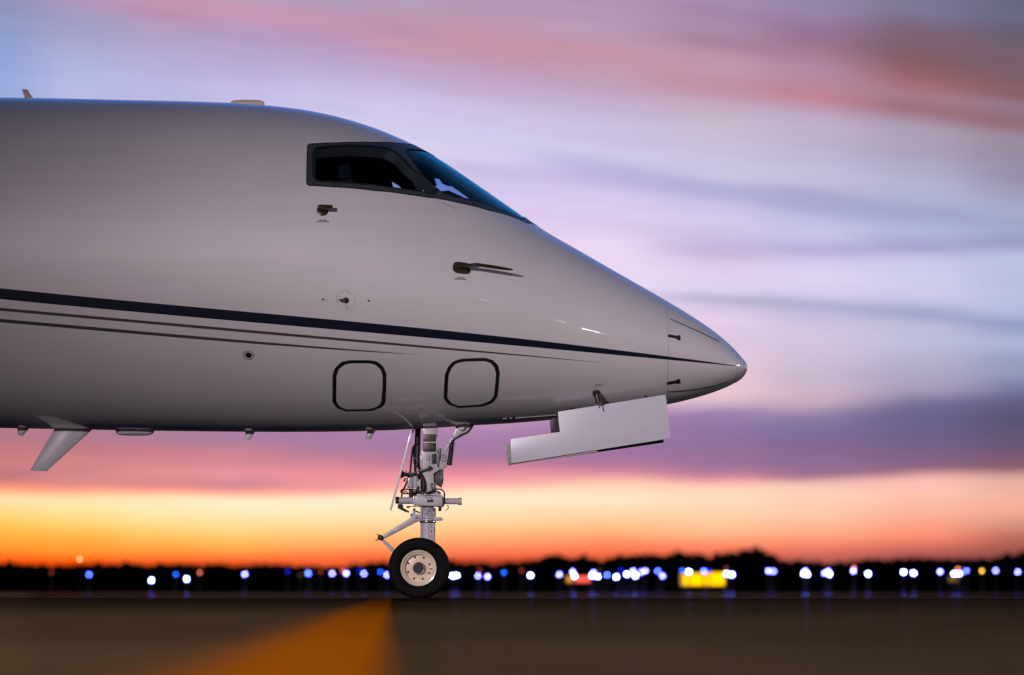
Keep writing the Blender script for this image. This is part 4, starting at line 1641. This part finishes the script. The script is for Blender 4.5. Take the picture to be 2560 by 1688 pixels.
m_.lathe([(104 * PX3, zrel(374)), (104 * PX3, zrel(860))], P3(950, 145, 0), (0, 0, 1), 36)
pis = m_.build('piston', M['gear'], jet)
m_ = MB()
cc = c0
for a0, a1, y0, y1, off, mi in ((-.02, .62, 445, 548, .0012, 0), (.10, .26, 482, 515, .002, 1)):
    vs = []
    for k in range(9):
        a = a0 + (a1 - a0) * k / 8
        vs.append((math.sin(a + .35), -math.cos(a + .35)))
    r_ = 104 * PX3 + off
    up = [m_.b.verts.new((cc.x + s_ * r_, cc.y + c_ * r_, P3(950, y0, 0).z)) for s_, c_ in vs]
    dn = [m_.b.verts.new((cc.x + s_ * r_, cc.y + c_ * r_, P3(950, y1, 0).z)) for s_, c_ in vs]
    for k in range(8):
        f = m_.b.faces.new((up[k], dn[k], dn[k + 1], up[k + 1]))
        f.material_index = mi
m_.build('white_sticker', [mat('sticker', (.85, .74, .72), .5), M['text']], pis)

mb = MB()                         # torque links
for y0 in (-.052,):
    pr2(mb, [(700, 310), (752, 262), (800, 250), (848, 275), (852, 320), (820, 352), (780, 365), (345, 592), (318, 600), (296, 560), (330, 540)], y0, .052, .006, 0, P3)
mb.cyl(P3(800, 304, -.07), P3(800, 304, .07), 52 * PX3)
pr2(mb, [(742, 186), (778, 192), (772, 240), (725, 300), (700, 290), (722, 250)], -.03, .03, .003, 0, P3)
tl = mb.build('torque_link', M['gear'], jet)
m_ = MB()
m_.lathe([(18 * PX3, .0), (18 * PX3, .008), (10 * PX3, .010), (10 * PX3, .004), (0, .003)], P3(797, 304, -.069), (0, -1, 0), 18)
m_.build('pivot_bolt', M['brass'], tl)
m_ = MB()
m_.cyl(P3(760, 190, -.035), P3(760, 190, .035), 18 * PX3)
m_.cyl(P3(718, 262, -.035), P3(718, 262, .0), 13 * PX3)
m_.tube([P3(780, 218, -.03), P3(812, 225, -.03), P3(835, 240, -.03)], 11 * PX3, 8)
m_.build('link_fittings', M['black'], tl)
m_ = MB()
pr2(m_, [(470, 470), (520, 445), (528, 462), (478, 488)], -.0532, -.05, 0, 0, P3)
m_.build('white_tape', mat('tape', (.9, .86, .88), .4), tl)
mb = MB()
pr2(mb, [(268, 600), (300, 560), (335, 610), (480, 740), (640, 900), (820, 985), (820, 1040), (620, 960), (440, 780)], -.045, .045, .006, 0, P3)
ll = mb.build('torque_link', M['gear'], jet)
m_ = MB()
m_.cyl(P3(285, 583, -.065), P3(285, 583, .065), 40 * PX3)
m_.cyl(P3(285, 583, -.078), P3(285, 583, -.06), 22 * PX3, seg=6)
pr2(m_, [(255, 560), (228, 532), (240, 530), (275, 552)], -.04, .0, .002, 0, P3)
pr2(m_, [(252, 600), (210, 622), (212, 630), (268, 612)], -.04, .0, .002, 0, P3)
m_.build('link_hinge', M['bronze'], ll)

# wheels
WC = P3(820, 1008, -.19)
WR = 427 * PX3 * (DIST - .19) / DIST * 1.0
zc_w = WR - .006


def wheel(yc, out):
    """out = -1 when the wheel's outer face looks to the camera"""
    c = Vector((WC.x, yc, zc_w))
    ax = Vector((0, out, 0))
    hw = .058
    t = MB()
    ri = 250 * PX3
    t.lathe([(ri - .008, hw * .62), (ri + .004, hw * .80), (ri + .02, hw * .93), (ri + .045, hw * 1.0), (ri + .075, hw * .93), (WR - .016, hw * .76), (WR - .006, hw * .60), (WR - .001, hw * .40),
             (WR - .001, hw * .30), (WR - .0045, hw * .28), (WR - .0045, hw * .24), (WR, hw * .22), (WR, -hw * .22), (WR - .0045, -hw * .24), (WR - .0045, -hw * .28), (WR - .001, -hw * .30),
             (WR - .001, -hw * .40), (WR - .006, -hw * .6), (WR - .016, -hw * .76), (ri + .075, -hw * .93), (ri + .045, -hw), (ri + .02, -hw * .93), (ri - .008, -hw * .6)], c, ax, 96, caps=False)
    for v in t.b.verts:
        if v.co.z < 0.0:
            v.co.y += (v.co.y - yc) * min(1, -v.co.z * 12)
            v.co.z = 0.0
    bmesh.ops.recalc_face_normals(t.b, faces=t.b.faces)
    w = empty('wheel', c)
    w.parent = jet
    w.matrix_parent_inverse = parent_world(jet).inverted()
    t.build('tyre', M['tyre'], w, angle=45)
    r = MB()
    rs = 196 * PX3
    r.lathe([(ri - .004, hw * .60), (ri, hw * .74), (ri - .004, hw * .84), (ri - .010, hw * .82), (ri - .014, hw * .70), (rs + .006, hw * .60), (rs, hw * .56), (rs - .003, hw * .50), (rs - .004, hw * .10),
             (rs - .010, hw * .02), (95 * PX3, hw * .16), (84 * PX3, hw * .22), (84 * PX3, hw * .62), (80 * PX3, hw * .66), (70 * PX3, hw * .66), (70 * PX3, hw * .2)], c, ax, 72, caps=False)
    r.lathe([(ri - .004, hw * .6), (ri - .004, -hw * .7), (ri - .02, -hw * .6), (.05, -hw * .3), (.02, -hw * .3)], c, ax, 48, caps=False)
    r.build('rim', M['rim'], w, angle=30)
    h = MB()
    for k in range(8):
        a = R(20) + 2 * math.pi * k / 8
        q = c + Vector((math.cos(a), 0, math.sin(a))) * 158 * PX3 + ax * (hw * .065)
        h.lathe([(15.5 * PX3, -.002), (15.5 * PX3, .0022), (0, .0022)], q, ax, 16)
    h.build('vent_hole', M['black'], w)
    b_ = MB()
    b_.lathe([(71 * PX3, hw * .3), (71 * PX3, hw * .56), (62 * PX3, hw * .58), (56 * PX3, hw * .44), (38 * PX3, hw * .44), (36 * PX3, hw * .52), (24 * PX3, hw * .52), (22 * PX3, hw * .4), (0, hw * .4)], c, ax, 40, caps=False)
    for k in range(9):
        a = 2 * math.pi * k / 9
        q = c + Vector((math.cos(a), 0, math.sin(a))) * 47 * PX3 + ax * (hw * .44)
        b_.lathe([(5 * PX3, 0), (5 * PX3, .004), (0, .004)], q, ax, 8)
    b_.build('hub_cap', M['dark'], w, angle=30)
    s = MB()
    s.lathe([(80.5 * PX3, hw * .60), (84.5 * PX3, hw * .66), (79 * PX3, hw * .70), (72 * PX3, hw * .68), (70 * PX3, hw * .55)], c, ax, 48, caps=False)
    s.build('hub_ring', M['alu'], w)
    v = MB()
    a = R(-2)
    q = c + Vector((math.cos(a), 0, math.sin(a))) * 150 * PX3 + ax * (hw * .1)
    v.cyl(q, q + ax * .012 + Vector((38 * PX3, 0, -.002)), 8 * PX3)
    v.build('valve_stem', M['brass'], w)
    return w


wheel(-.135, -1)
wheel(.135, 1)
mb = MB()
mb.cyl((WC.x, -.10, zc_w), (WC.x, .10, zc_w), .030)
px_, pz_ = P3(950, 760, 0).x, P3(950, 760, 0).z
mb.prism([Vector((px_ - .045, -.05, pz_ + .05)), Vector((px_ + .045, -.05, pz_ + .05)), Vector((px_ + .03, -.05, zc_w - .04)), Vector((WC.x - .05, -.05, zc_w - .04)), Vector((WC.x - .05, -.05, zc_w + .05))], (0, .1, 0), .006)
mb.build('axle', M['gear'], jet)

# ------------------------------------------------------------------ ground


def ground_mat(name, base, spread, rough, gloss, bump=.25, edge=None, soft_edge_color=None):
    m = bpy.data.materials.new(name)
    m.use_nodes = True
    b = NB(m.node_tree)
    b.n.clear()
    tc = b.node('ShaderNodeTexCoord')
    o = tc.outputs['Object']
    X, Y, Zz = b.sep(o)
    big = b.noise(o, .45, 4, .6)
    mid = b.noise(b.xyz(X, b.m('MULTIPLY', Y, .35), 0.0), 2.2, 5, .6)
    fine = b.noise(o, 90, 3, .6)
    k = b.m('MULTIPLY', b.m('MULTIPLY', b.step(big, .3, .7, 1 - spread, 1 + spread), b.step(mid, .3, .7, 1 - spread * .6, 1 + spread * .6)), b.step(fine, .25, .75, .8, 1.2))
    bn = b.node('ShaderNodeBump')
    bn.inputs['Strength'].default_value = bump
    bn.inputs['Distance'].default_value = .004
    b.put(bn.inputs['Height'], b.noise(o, 55, 4, .65))
    df = b.node('ShaderNodeBsdfDiffuse')
    colr = tuple(base)
    if edge:                        # colour fades towards one edge of the line, standing in for foreground blur
        u = b.m('SUBTRACT', X, b.m('MULTIPLY_ADD', Y, edge[0], edge[1]))
        u = b.m('ADD', u, b.m('MULTIPLY', b.m('SUBTRACT', b.noise(o, 14, 4, .65), .5), .09))
        colr = b.mix(b.step(u, .0, edge[2]), tuple(soft_edge_color), tuple(base))
    b.put(df.inputs[0], b.mix(1, colr, b.xyz(k, k, k), 'MULTIPLY'))
    b.l.new(bn.outputs[0], df.inputs['Normal'])
    gl = b.node('ShaderNodeBsdfGlossy')
    gl.inputs[0].default_value = (.9, .9, .9, 1)
    b.put(gl.inputs['Roughness'], b.step(mid, .32, .68, rough - .05, rough + .05))
    mx = b.node('ShaderNodeMixShader')
    b.put(mx.inputs[0], b.step(mid, .3, .7, gloss * 1.3, gloss * .7))
    b.l.new(df.outputs[0], mx.inputs[1])
    b.l.new(gl.outputs[0], mx.inputs[2])
    out = b.node('ShaderNodeOutputMaterial')
    b.l.new(mx.outputs[0], out.inputs[0])
    return m


def sheet(name, pts, z, m, label, cat, kind='structure', thick=0.0):
    mb = MB()
    if thick:
        mb.prism([Vector((x, y, z)) for x, y in pts], (0, 0, -thick))
    else:
        mb.b.faces.new([mb.b.verts.new((x, y, z)) for x, y in pts])
        bmesh.ops.recalc_face_normals(mb.b, faces=mb.b.faces)
        for f in mb.b.faces:
            if f.normal.z < 0:
                f.normal_flip()
    o = mb.build(name, m, None, smooth=False)
    return tag(o, label, cat, kind=kind)


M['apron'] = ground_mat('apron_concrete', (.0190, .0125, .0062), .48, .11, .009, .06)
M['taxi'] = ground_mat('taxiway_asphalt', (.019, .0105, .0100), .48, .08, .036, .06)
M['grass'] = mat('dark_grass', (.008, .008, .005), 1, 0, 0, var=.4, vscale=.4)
YB = .42                                 # the joint between the two pavements, just beyond the wheels
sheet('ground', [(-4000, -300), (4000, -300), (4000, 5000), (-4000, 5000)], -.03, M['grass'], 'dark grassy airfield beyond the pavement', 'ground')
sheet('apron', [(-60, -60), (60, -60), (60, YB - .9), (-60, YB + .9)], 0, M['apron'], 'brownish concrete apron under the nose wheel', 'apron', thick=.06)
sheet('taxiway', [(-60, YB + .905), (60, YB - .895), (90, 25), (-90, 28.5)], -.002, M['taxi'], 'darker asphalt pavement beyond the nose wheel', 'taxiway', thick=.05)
jx = MB()
jx.prism([Vector((-60, YB + .88, .0022)), Vector((60, YB - .92, .0022)), Vector((60, YB - .88, .0022)), Vector((-60, YB + .92, .0022))], (0, 0, -.004))
tag(jx.build('pavement_joint', M['black'], None, smooth=False), 'dark sealed joint crossing the pavement behind the wheels', 'joint', kind='structure')
ya, yb_ = ground_at(848, 1391.5), ground_at(908, 1391.5)
yc_, yd_ = ground_at(400, 1568), ground_at(888, 1568)


yc_ = ground_at(330, 1568)
ea = (yc_.x - ya.x) / (yc_.y - ya.y)
M['yellow'] = ground_mat('yellow_line_paint', (.098, .0265, .0001), .16, .2, .004, .06, (ea, ya.x - ea * ya.y, .10), (.0215, .0135, .0066))


def ext(p, q, y):
    t = (y - p.y) / (q.y - p.y)
    return (p.x + (q.x - p.x) * t, y)


sheet('taxi_line', [ext(ya, yc_, -24), ext(yb_, yd_, -24), ext(yb_, yd_, -.35), ext(ya, yc_, -.35)], .004, M['yellow'], 'yellow painted line leading to the nose wheel', 'painted line')

# ------------------------------------------------------------------ tree line far behind
SIL = [(-900, 1402), (-400, 1398), (-150, 1404), (0, 1403), (30, 1400), (55, 1406), (120, 1409), (190, 1409), (250, 1405), (277, 1409), (318, 1402), (353, 1409), (391, 1410), (400, 1403), (441, 1402), (482, 1410),
       (512, 1407), (547, 1406), (597, 1412), (612, 1407), (660, 1408), (692, 1403), (710, 1411), (722, 1404), (764, 1412), (786, 1409), (816, 1413), (870, 1413), (885, 1408), (922, 1400), (968, 1403),
       (1040, 1398), (1124, 1396), (1144, 1402), (1220, 1402), (1295, 1399), (1350, 1394), (1363, 1379), (1396, 1380), (1417, 1391), (1440, 1390), (1454, 1377), (1470, 1380), (1487, 1396), (1510, 1392), (1538, 1385),
       (1590, 1380), (1615, 1375), (1635, 1384), (1682, 1373), (1733, 1379), (1766, 1385), (1800, 1378), (1842, 1368), (1889, 1362), (1906, 1370), (1934, 1387), (1966, 1397), (2008, 1396), (2088, 1402), (2168, 1394),
       (2215, 1396), (2241, 1391), (2359, 1391), (2440, 1393), (2471, 1393), (2503, 1381), (2560, 1375), (2700, 1380), (3000, 1386), (3500, 1392)]
DT = 700.0


def make_trees():
    rnd = random.Random(3)
    sx, sy_ = [p[0] for p in SIL], [p[1] for p in SIL]
    V, Fc = [], []

    def quad(c, s):
        n = Vector((rnd.gauss(0, .6), -1 + rnd.gauss(0, .5), rnd.gauss(0, .6))).normalized()
        e = n.orthogonal().normalized()
        f = n.cross(e)
        a = rnd.uniform(0, 6.28)
        e, f = e * math.cos(a) + f * math.sin(a), f * math.cos(a) - e * math.sin(a)
        k = len(V)
        w = s * rnd.uniform(.6, 1.3)
        for i in range(6):
            q = 2 * math.pi * i / 6
            rr_ = w * rnd.uniform(.6, 1.0)
            V.append(tuple(Vector(c) + e * math.cos(q) * rr_ + f * math.sin(q) * rr_))
        Fc.append(tuple(range(k, k + 6)))
    x = -1000.0
    while x < 3500:
        for row in range(3):
            px = x + rnd.uniform(-10, 10)
            D = DT + row * 9 + rnd.uniform(-4, 4)
            top = (1466 - float(np.interp(px, sx, sy_)) - 3) * (D + DIST) / F + CAMZ
            hgt = top * (rnd.uniform(.86, 1.0) if row else rnd.uniform(.72, .97))
            X = (px - 1280) / F * (D + DIST)
            wr = rnd.uniform(1.5, 2.4)
            # trunk
            k = len(V)
            for zz_, rr_ in ((-.2, .22), (hgt * .6, .1)):
                for i in range(5):
                    V.append((X + rr_ * math.cos(i * 1.2566), D + rr_ * math.sin(i * 1.2566), zz_))
            for i in range(5):
                Fc.append((k + i, k + (i + 1) % 5, k + 5 + (i + 1) % 5, k + 5 + i))
            for lay in range(5):          # the dense heart of the crown
                u = .12 + .2 * lay
                ex_ = wr * .8 * math.sqrt(max(0, 1 - (2 * u - 1) ** 2))
                for side_ in (-1, 0, 1):
                    quad((X + side_ * ex_ * .6, D + rnd.uniform(-.5, .5), hgt * (.04 + .84 * u)), 1.15)
            for side_ in (-1.4, -.7, 0, .7, 1.4):       # undergrowth at the foot
                quad((X + side_ * 1.3, D - 1 + rnd.uniform(-.6, .6), rnd.uniform(.3, .9)), 1.0)
            for _ in range(64):
                u = rnd.random()
                a = rnd.uniform(0, 6.28)
                ex_ = wr * math.sqrt(max(0, 1 - (2 * u - 1) ** 2)) * math.sqrt(rnd.random())
                quad((X + ex_ * math.cos(a), D + ex_ * math.sin(a), hgt * (.02 + .96 * u)), .6)
        x += rnd.uniform(11, 17)
    me = bpy.data.meshes.new('tree_line')
    me.from_pydata(V, [], Fc)
    o = link('tree_line', me, mat('far_foliage', (.010, .011, .007), .9, 0, .1, var=.4, vscale=.3), None, False)
    return tag(o, 'black far-off tree line along the sunset horizon', 'trees', kind='stuff')


make_trees()


# ------------------------------------------------------------------ airfield lights
def emis(name, c, s):
    m = bpy.data.materials.new(name)
    m.use_nodes = True
    b = NB(m.node_tree)
    b.n.clear()
    e = b.node('ShaderNodeEmission')
    e.inputs[0].default_value = tuple(c) + (1,)
    e.inputs[1].default_value = s
    o = b.node('ShaderNodeOutputMaterial')
    b.l.new(e.outputs[0], o.inputs[0])
    return m


GAIN = 1.0
EM = {
    'white': emis('white_lamp', (.12, .145, 1.0), 215 * GAIN),
    'lilac': emis('lilac_lamp', (.085, .085, 1.0), 92 * GAIN),
    'pale blue': emis('pale_blue_lamp', (.028, .05, 1.0), 75 * GAIN),
    'blue': emis('blue_lamp', (.015, .12, 1.0), 9 * GAIN),
    'dim blue': emis('dim_blue_lamp', (.005, .03, 1.0), 2.6 * GAIN),
    'dim red': emis('dim_red_lamp', (1.0, .16, .06), .8 * GAIN),
    'red': emis('red_lamp', (1.0, .20, .14), 4 * GAIN),
    'orange': emis('orange_lamp', (1.0, .26, .06), 5 * GAIN),
    'yellow': emis('yellow_lamp', (1.0, .5, .05), 9 * GAIN),
    'warm white': emis('warm_lamp', (1.0, .72, .35), 13 * GAIN),
    'dim amber': emis('dim_amber_lamp', (1.0, .6, .15), .25 * GAIN),
    'dim grey': emis('dim_grey_lamp', (.8, .8, 1.0), .12 * GAIN),
}
LIGHTS = [
    (132, 1432, 'dim red'), (202, 1399, 'warm white'), (226, 1437, 'pale blue'), (381.5, 1451, 'white'), (442, 1436.5, 'blue'), (469, 1448, 'white'), (502, 1432, 'red'), (614, 1436, 'lilac'),
    (721, 1429, 'dim blue'), (752, 1438, 'dim amber'), (772, 1434, 'pale blue'), (781, 1429, 'dim grey'), (803, 1430, 'dim red'), (832, 1434, 'lilac'), (859, 1428, 'red'), (867, 1434, 'lilac'),
    (899, 1427, 'dim blue'), (911, 1434, 'lilac'), (952, 1430, 'blue'), (968, 1438, 'lilac'),
    (1132, 1440, 'white'), (1142, 1439, 'white'), (1195.5, 1440, 'lilac'), (1199, 1426, 'dim red'), (1219, 1442, 'lilac'), (1260, 1432, 'blue'), (1304, 1427, 'dim red'), (1326, 1439, 'white'),
    (1398, 1437, 'lilac'), (1431, 1430, 'lilac'), (1436, 1441, 'white'), (1479, 1440, 'white'), (1483, 1432, 'lilac'), (1495, 1442, 'white'), (1497, 1426, 'dim amber'), (1517, 1438, 'pale blue'), (1540, 1443, 'white'),
    (1551, 1426, 'dim blue'), (1566, 1436, 'white'), (1582, 1428, 'lilac'), (1587.5, 1439.6, 'white'), (1602, 1431, 'lilac'), (1612, 1428, 'lilac'), (1643, 1428, 'pale blue'), (1655, 1440, 'lilac'),
    (1704.6, 1427, 'blue'), (1721, 1429.5, 'white'), (1758, 1428, 'pale blue'), (1771.5, 1427.5, 'dim blue'), (1813.6, 1421, 'dim red'), (1815, 1435, 'white'), (1828, 1437, 'white'),
    (1919, 1428, 'lilac'), (1932, 1429, 'lilac'), (2007, 1435, 'white'), (2011, 1428, 'lilac'), (2016, 1436, 'white'), (2059.5, 1433.6, 'lilac'), (2068, 1428.5, 'lilac'), (2072, 1436, 'white'),
    (2131, 1428, 'lilac'), (2132.5, 1420, 'orange'), (2167.5, 1435, 'white'), (2256, 1431, 'white'), (2281, 1433, 'white'), (2347, 1430, 'lilac'), (2382, 1435, 'white'), (2391, 1422.5, 'orange'), (2395, 1434.6, 'white'),
    (2412, 1427.6, 'pale blue'), (2451, 1428, 'yellow'), (2485.5, 1427, 'lilac'), (2540.5, 1430.4, 'lilac'),
]
GLOBE = .042


def light_proto():
    root = empty('airfield_light', (0, 0, 0))
    s = MB()
    s.lathe([(.09, 0), (.09, .02), (.03, .04), (0, .04)], (0, 0, 0), (0, 0, 1), 12)
    s.cyl((0, 0, .02), (0, 0, 1.0), .022, seg=10)
    st = s.build('stem', M['dark'], root)
    g = MB()
    g.lathe([(0, -GLOBE)] + [(GLOBE * math.cos(a), GLOBE * math.sin(a)) for a in np.linspace(-1.35, 1.35, 9)] + [(0, GLOBE)], (0, 0, 0), (0, 0, 1), 16, caps=False)
    gl = g.build('lamp_globe', EM['white'], root, angle=0)
    return root, st, gl


proto, p_stem, p_globe = light_proto()
globe_mesh = {'white': p_globe.data}
for kx, mm in EM.items():
    if kx != 'white':
        me = p_globe.data.copy()
        me.materials.clear()
        me.materials.append(mm)
        globe_mesh[kx] = me
ORD = ['first', 'second', 'third', 'fourth', 'fifth', 'sixth', 'seventh', 'eighth', 'ninth', 'tenth', 'eleventh', 'twelfth', 'thirteenth', 'fourteenth', 'fifteenth', 'sixteenth', 'seventeenth', 'eighteenth',
       'nineteenth', 'twentieth', 'twenty-first', 'twenty-second', 'twenty-third']
ZONES = [(0, 1000, 'from the left edge, left of the nose wheel'), (1000, 1410, 'right of the nose wheel, before the red sign'),
         (1410, 1480, 'from the left above the red sign'), (1480, 1690, 'from the left between the red and yellow signs'), (1690, 1825, 'from the left above the bright yellow sign'),
         (1825, 2360, 'right of the bright yellow sign'), (2360, 2420, 'from the left above the dim amber sign'), (2420, 2600, 'right of the dim amber sign')]
cnt = {}
rnd = random.Random(11)
first = True
for px, py, kind in sorted(LIGHTS):
    zi = next(i for i, z in enumerate(ZONES) if z[0] <= px < z[1])
    cnt[zi] = cnt.get(zi, -1) + 1
    D = rnd.uniform(98, 122)
    if py < 1410:
        D = 190.0
    if px in (1704.6, 1721, 1758, 1771.5, 1431, 1436, 1815, 1828, 1479):
        D = rnd.uniform(94, 99)        # stands in front of a sign
    pos = Vector(((px - 1280) / F * D, D - DIST, 0))
    h = (1466 - py) * D / F + CAMZ
    if first:
        o, st, gl = proto, p_stem, p_globe
        first = False
    else:
        o = proto.copy()
        COL.objects.link(o)
        st, gl = p_stem.copy(), p_globe.copy()
        COL.objects.link(st)
        COL.objects.link(gl)
        st.parent = gl.parent = o
    o.location = (pos.x, pos.y, -.03)
    st.scale = (1, 1, (h + .03 - GLOBE * .6))
    gl.location = (0, 0, h + .03)
    if kind.startswith('dim') or kind in ('red', 'orange'):
        pass
    gl.data = globe_mesh[kind]
    tag(o, f'{kind} airfield light, {ORD[cnt[zi]]} {ZONES[zi][2]}', 'airfield light', 'blurred airfield lights before the trees')
for o in (proto,):
    pass


# ------------------------------------------------------------------ lit airfield signs
def sign(name, x0, x1, y0, y1, D, panels, label):
    X0, X1 = (x0 - 1280) / F * D, (x1 - 1280) / F * D
    Z0, Z1 = (1466 - y1) * D / F + CAMZ, (1466 - y0) * D / F + CAMZ
    root = empty(name, ((X0 + X1) / 2, D - DIST, -.03))
    Y = D - DIST
    hb = MB()
    hb.prism([Vector(p) for p in ((X0 - .03, Y + .01, Z0 - .03), (X1 + .03, Y + .01, Z0 - .03), (X1 + .03, Y + .01, Z1 + .03), (X0 - .03, Y + .01, Z1 + .03))], (0, .16, 0), .01)
    hb.build('housing', M['dark'], root)
    for u, w, m_, dz in panels:
        pm = MB()
        a, c = X0 + (X1 - X0) * u, X0 + (X1 - X0) * w
        pm.prism([Vector(p) for p in ((a, Y, Z0), (c, Y, Z0), (c, Y, Z1 + dz), (a, Y, Z1 + dz))], (0, .012, 0), .003)
        pm.build('lit_panel', m_, root)
    for u in (.1, .9):
        lg = MB()
        lg.cyl((X0 + (X1 - X0) * u, Y + .08, -.05), (X0 + (X1 - X0) * u, Y + .08, Z0), .03, seg=10)
        lg.build('leg', M['dark'], root)
    return tag(root, label, 'sign', 'lit airfield signs')


YEL = emis('lit_yellow_panel', (1.0, .52, .0), 1.7)
REDP = emis('lit_red_panel', (1.0, .10, .06), 1.6)
AMB = emis('lit_amber_panel', (1.0, .42, .02), .9)
DAMB = emis('dim_amber_panel', (1.0, .5, .05), .28)
sign('airfield_sign', 1701, 1810, 1434, 1464, 106, [(0, .50, YEL, 0), (.53, 1, YEL, .03)], 'bright yellow lit airfield sign with two panels, largest of the signs')
sign('airfield_sign', 1416, 1474, 1441, 1456, 106, [(0, .30, AMB, 0), (.33, 1, REDP, 0)], 'small red lit airfield sign with an amber left end')
sign('airfield_sign', 2370, 2396, 1442, 1454, 112, [(0, .45, DAMB, 0), (.55, 1, DAMB, 0)], 'dim amber airfield sign under the lights near the right edge')


# ------------------------------------------------------------------ floodlights behind the photographer (mirrored in the glossy nose)
FL = emis('floodlight_panel', (1.0, .93, .95), 34)
FLT = emis('side_floodlight_panel', (1.0, .95, .95), 36)
FLD = emis('far_floodlight_panel', (1.0, .9, .92), 8)


def tower(az, el, D, w, h, m, label):
    a = R(az)
    c = Vector((math.sin(a) * D, -math.cos(a) * D, 2.0 + math.tan(R(el)) * D))
    root = empty('floodlight_tower', (c.x, c.y, 0))
    rot = Matrix.Rotation(a, 3, 'Z')
    hd = MB()
    hd.box(c + rot @ Vector((0, -.12, 0)), (w + .2, .2, h + .2), rot, .02)
    hd.build('lamp_head', M['dark'], root)
    for k in (-1, 1):
        pn = MB()
        pn.box(c + rot @ Vector((k * w * .26, .01, 0)), (w * .46, .05, h), rot, .01)
        pn.build('lamp_panel', m, root)
    po = MB()
    po.cyl((c.x, c.y, -.03), (c.x, c.y, c.z - h / 2), .14, .09)
    po.build('pole', M['dark'], root)
    return tag(root, label, 'floodlight', 'floodlights behind the photographer')


tower(41.6, -.1, 110, 3.4, 2.2, FL, 'wide floodlight out of frame, mirrored as the bright streak on the nose')
tower(39.3, 2.6, 120, 2.2, 2.4, FLD, 'higher floodlight out of frame, mirrored as the soft glow on the nose')
tower(27.4, .2, 120, 2.6, 1.0, FLD, 'small floodlight out of frame, mirrored below the long pitot probe')
tower(95.5, 2.0, 60, 12, 4, FLT, 'floodlight out of frame to the right, mirrored on the nose tip')
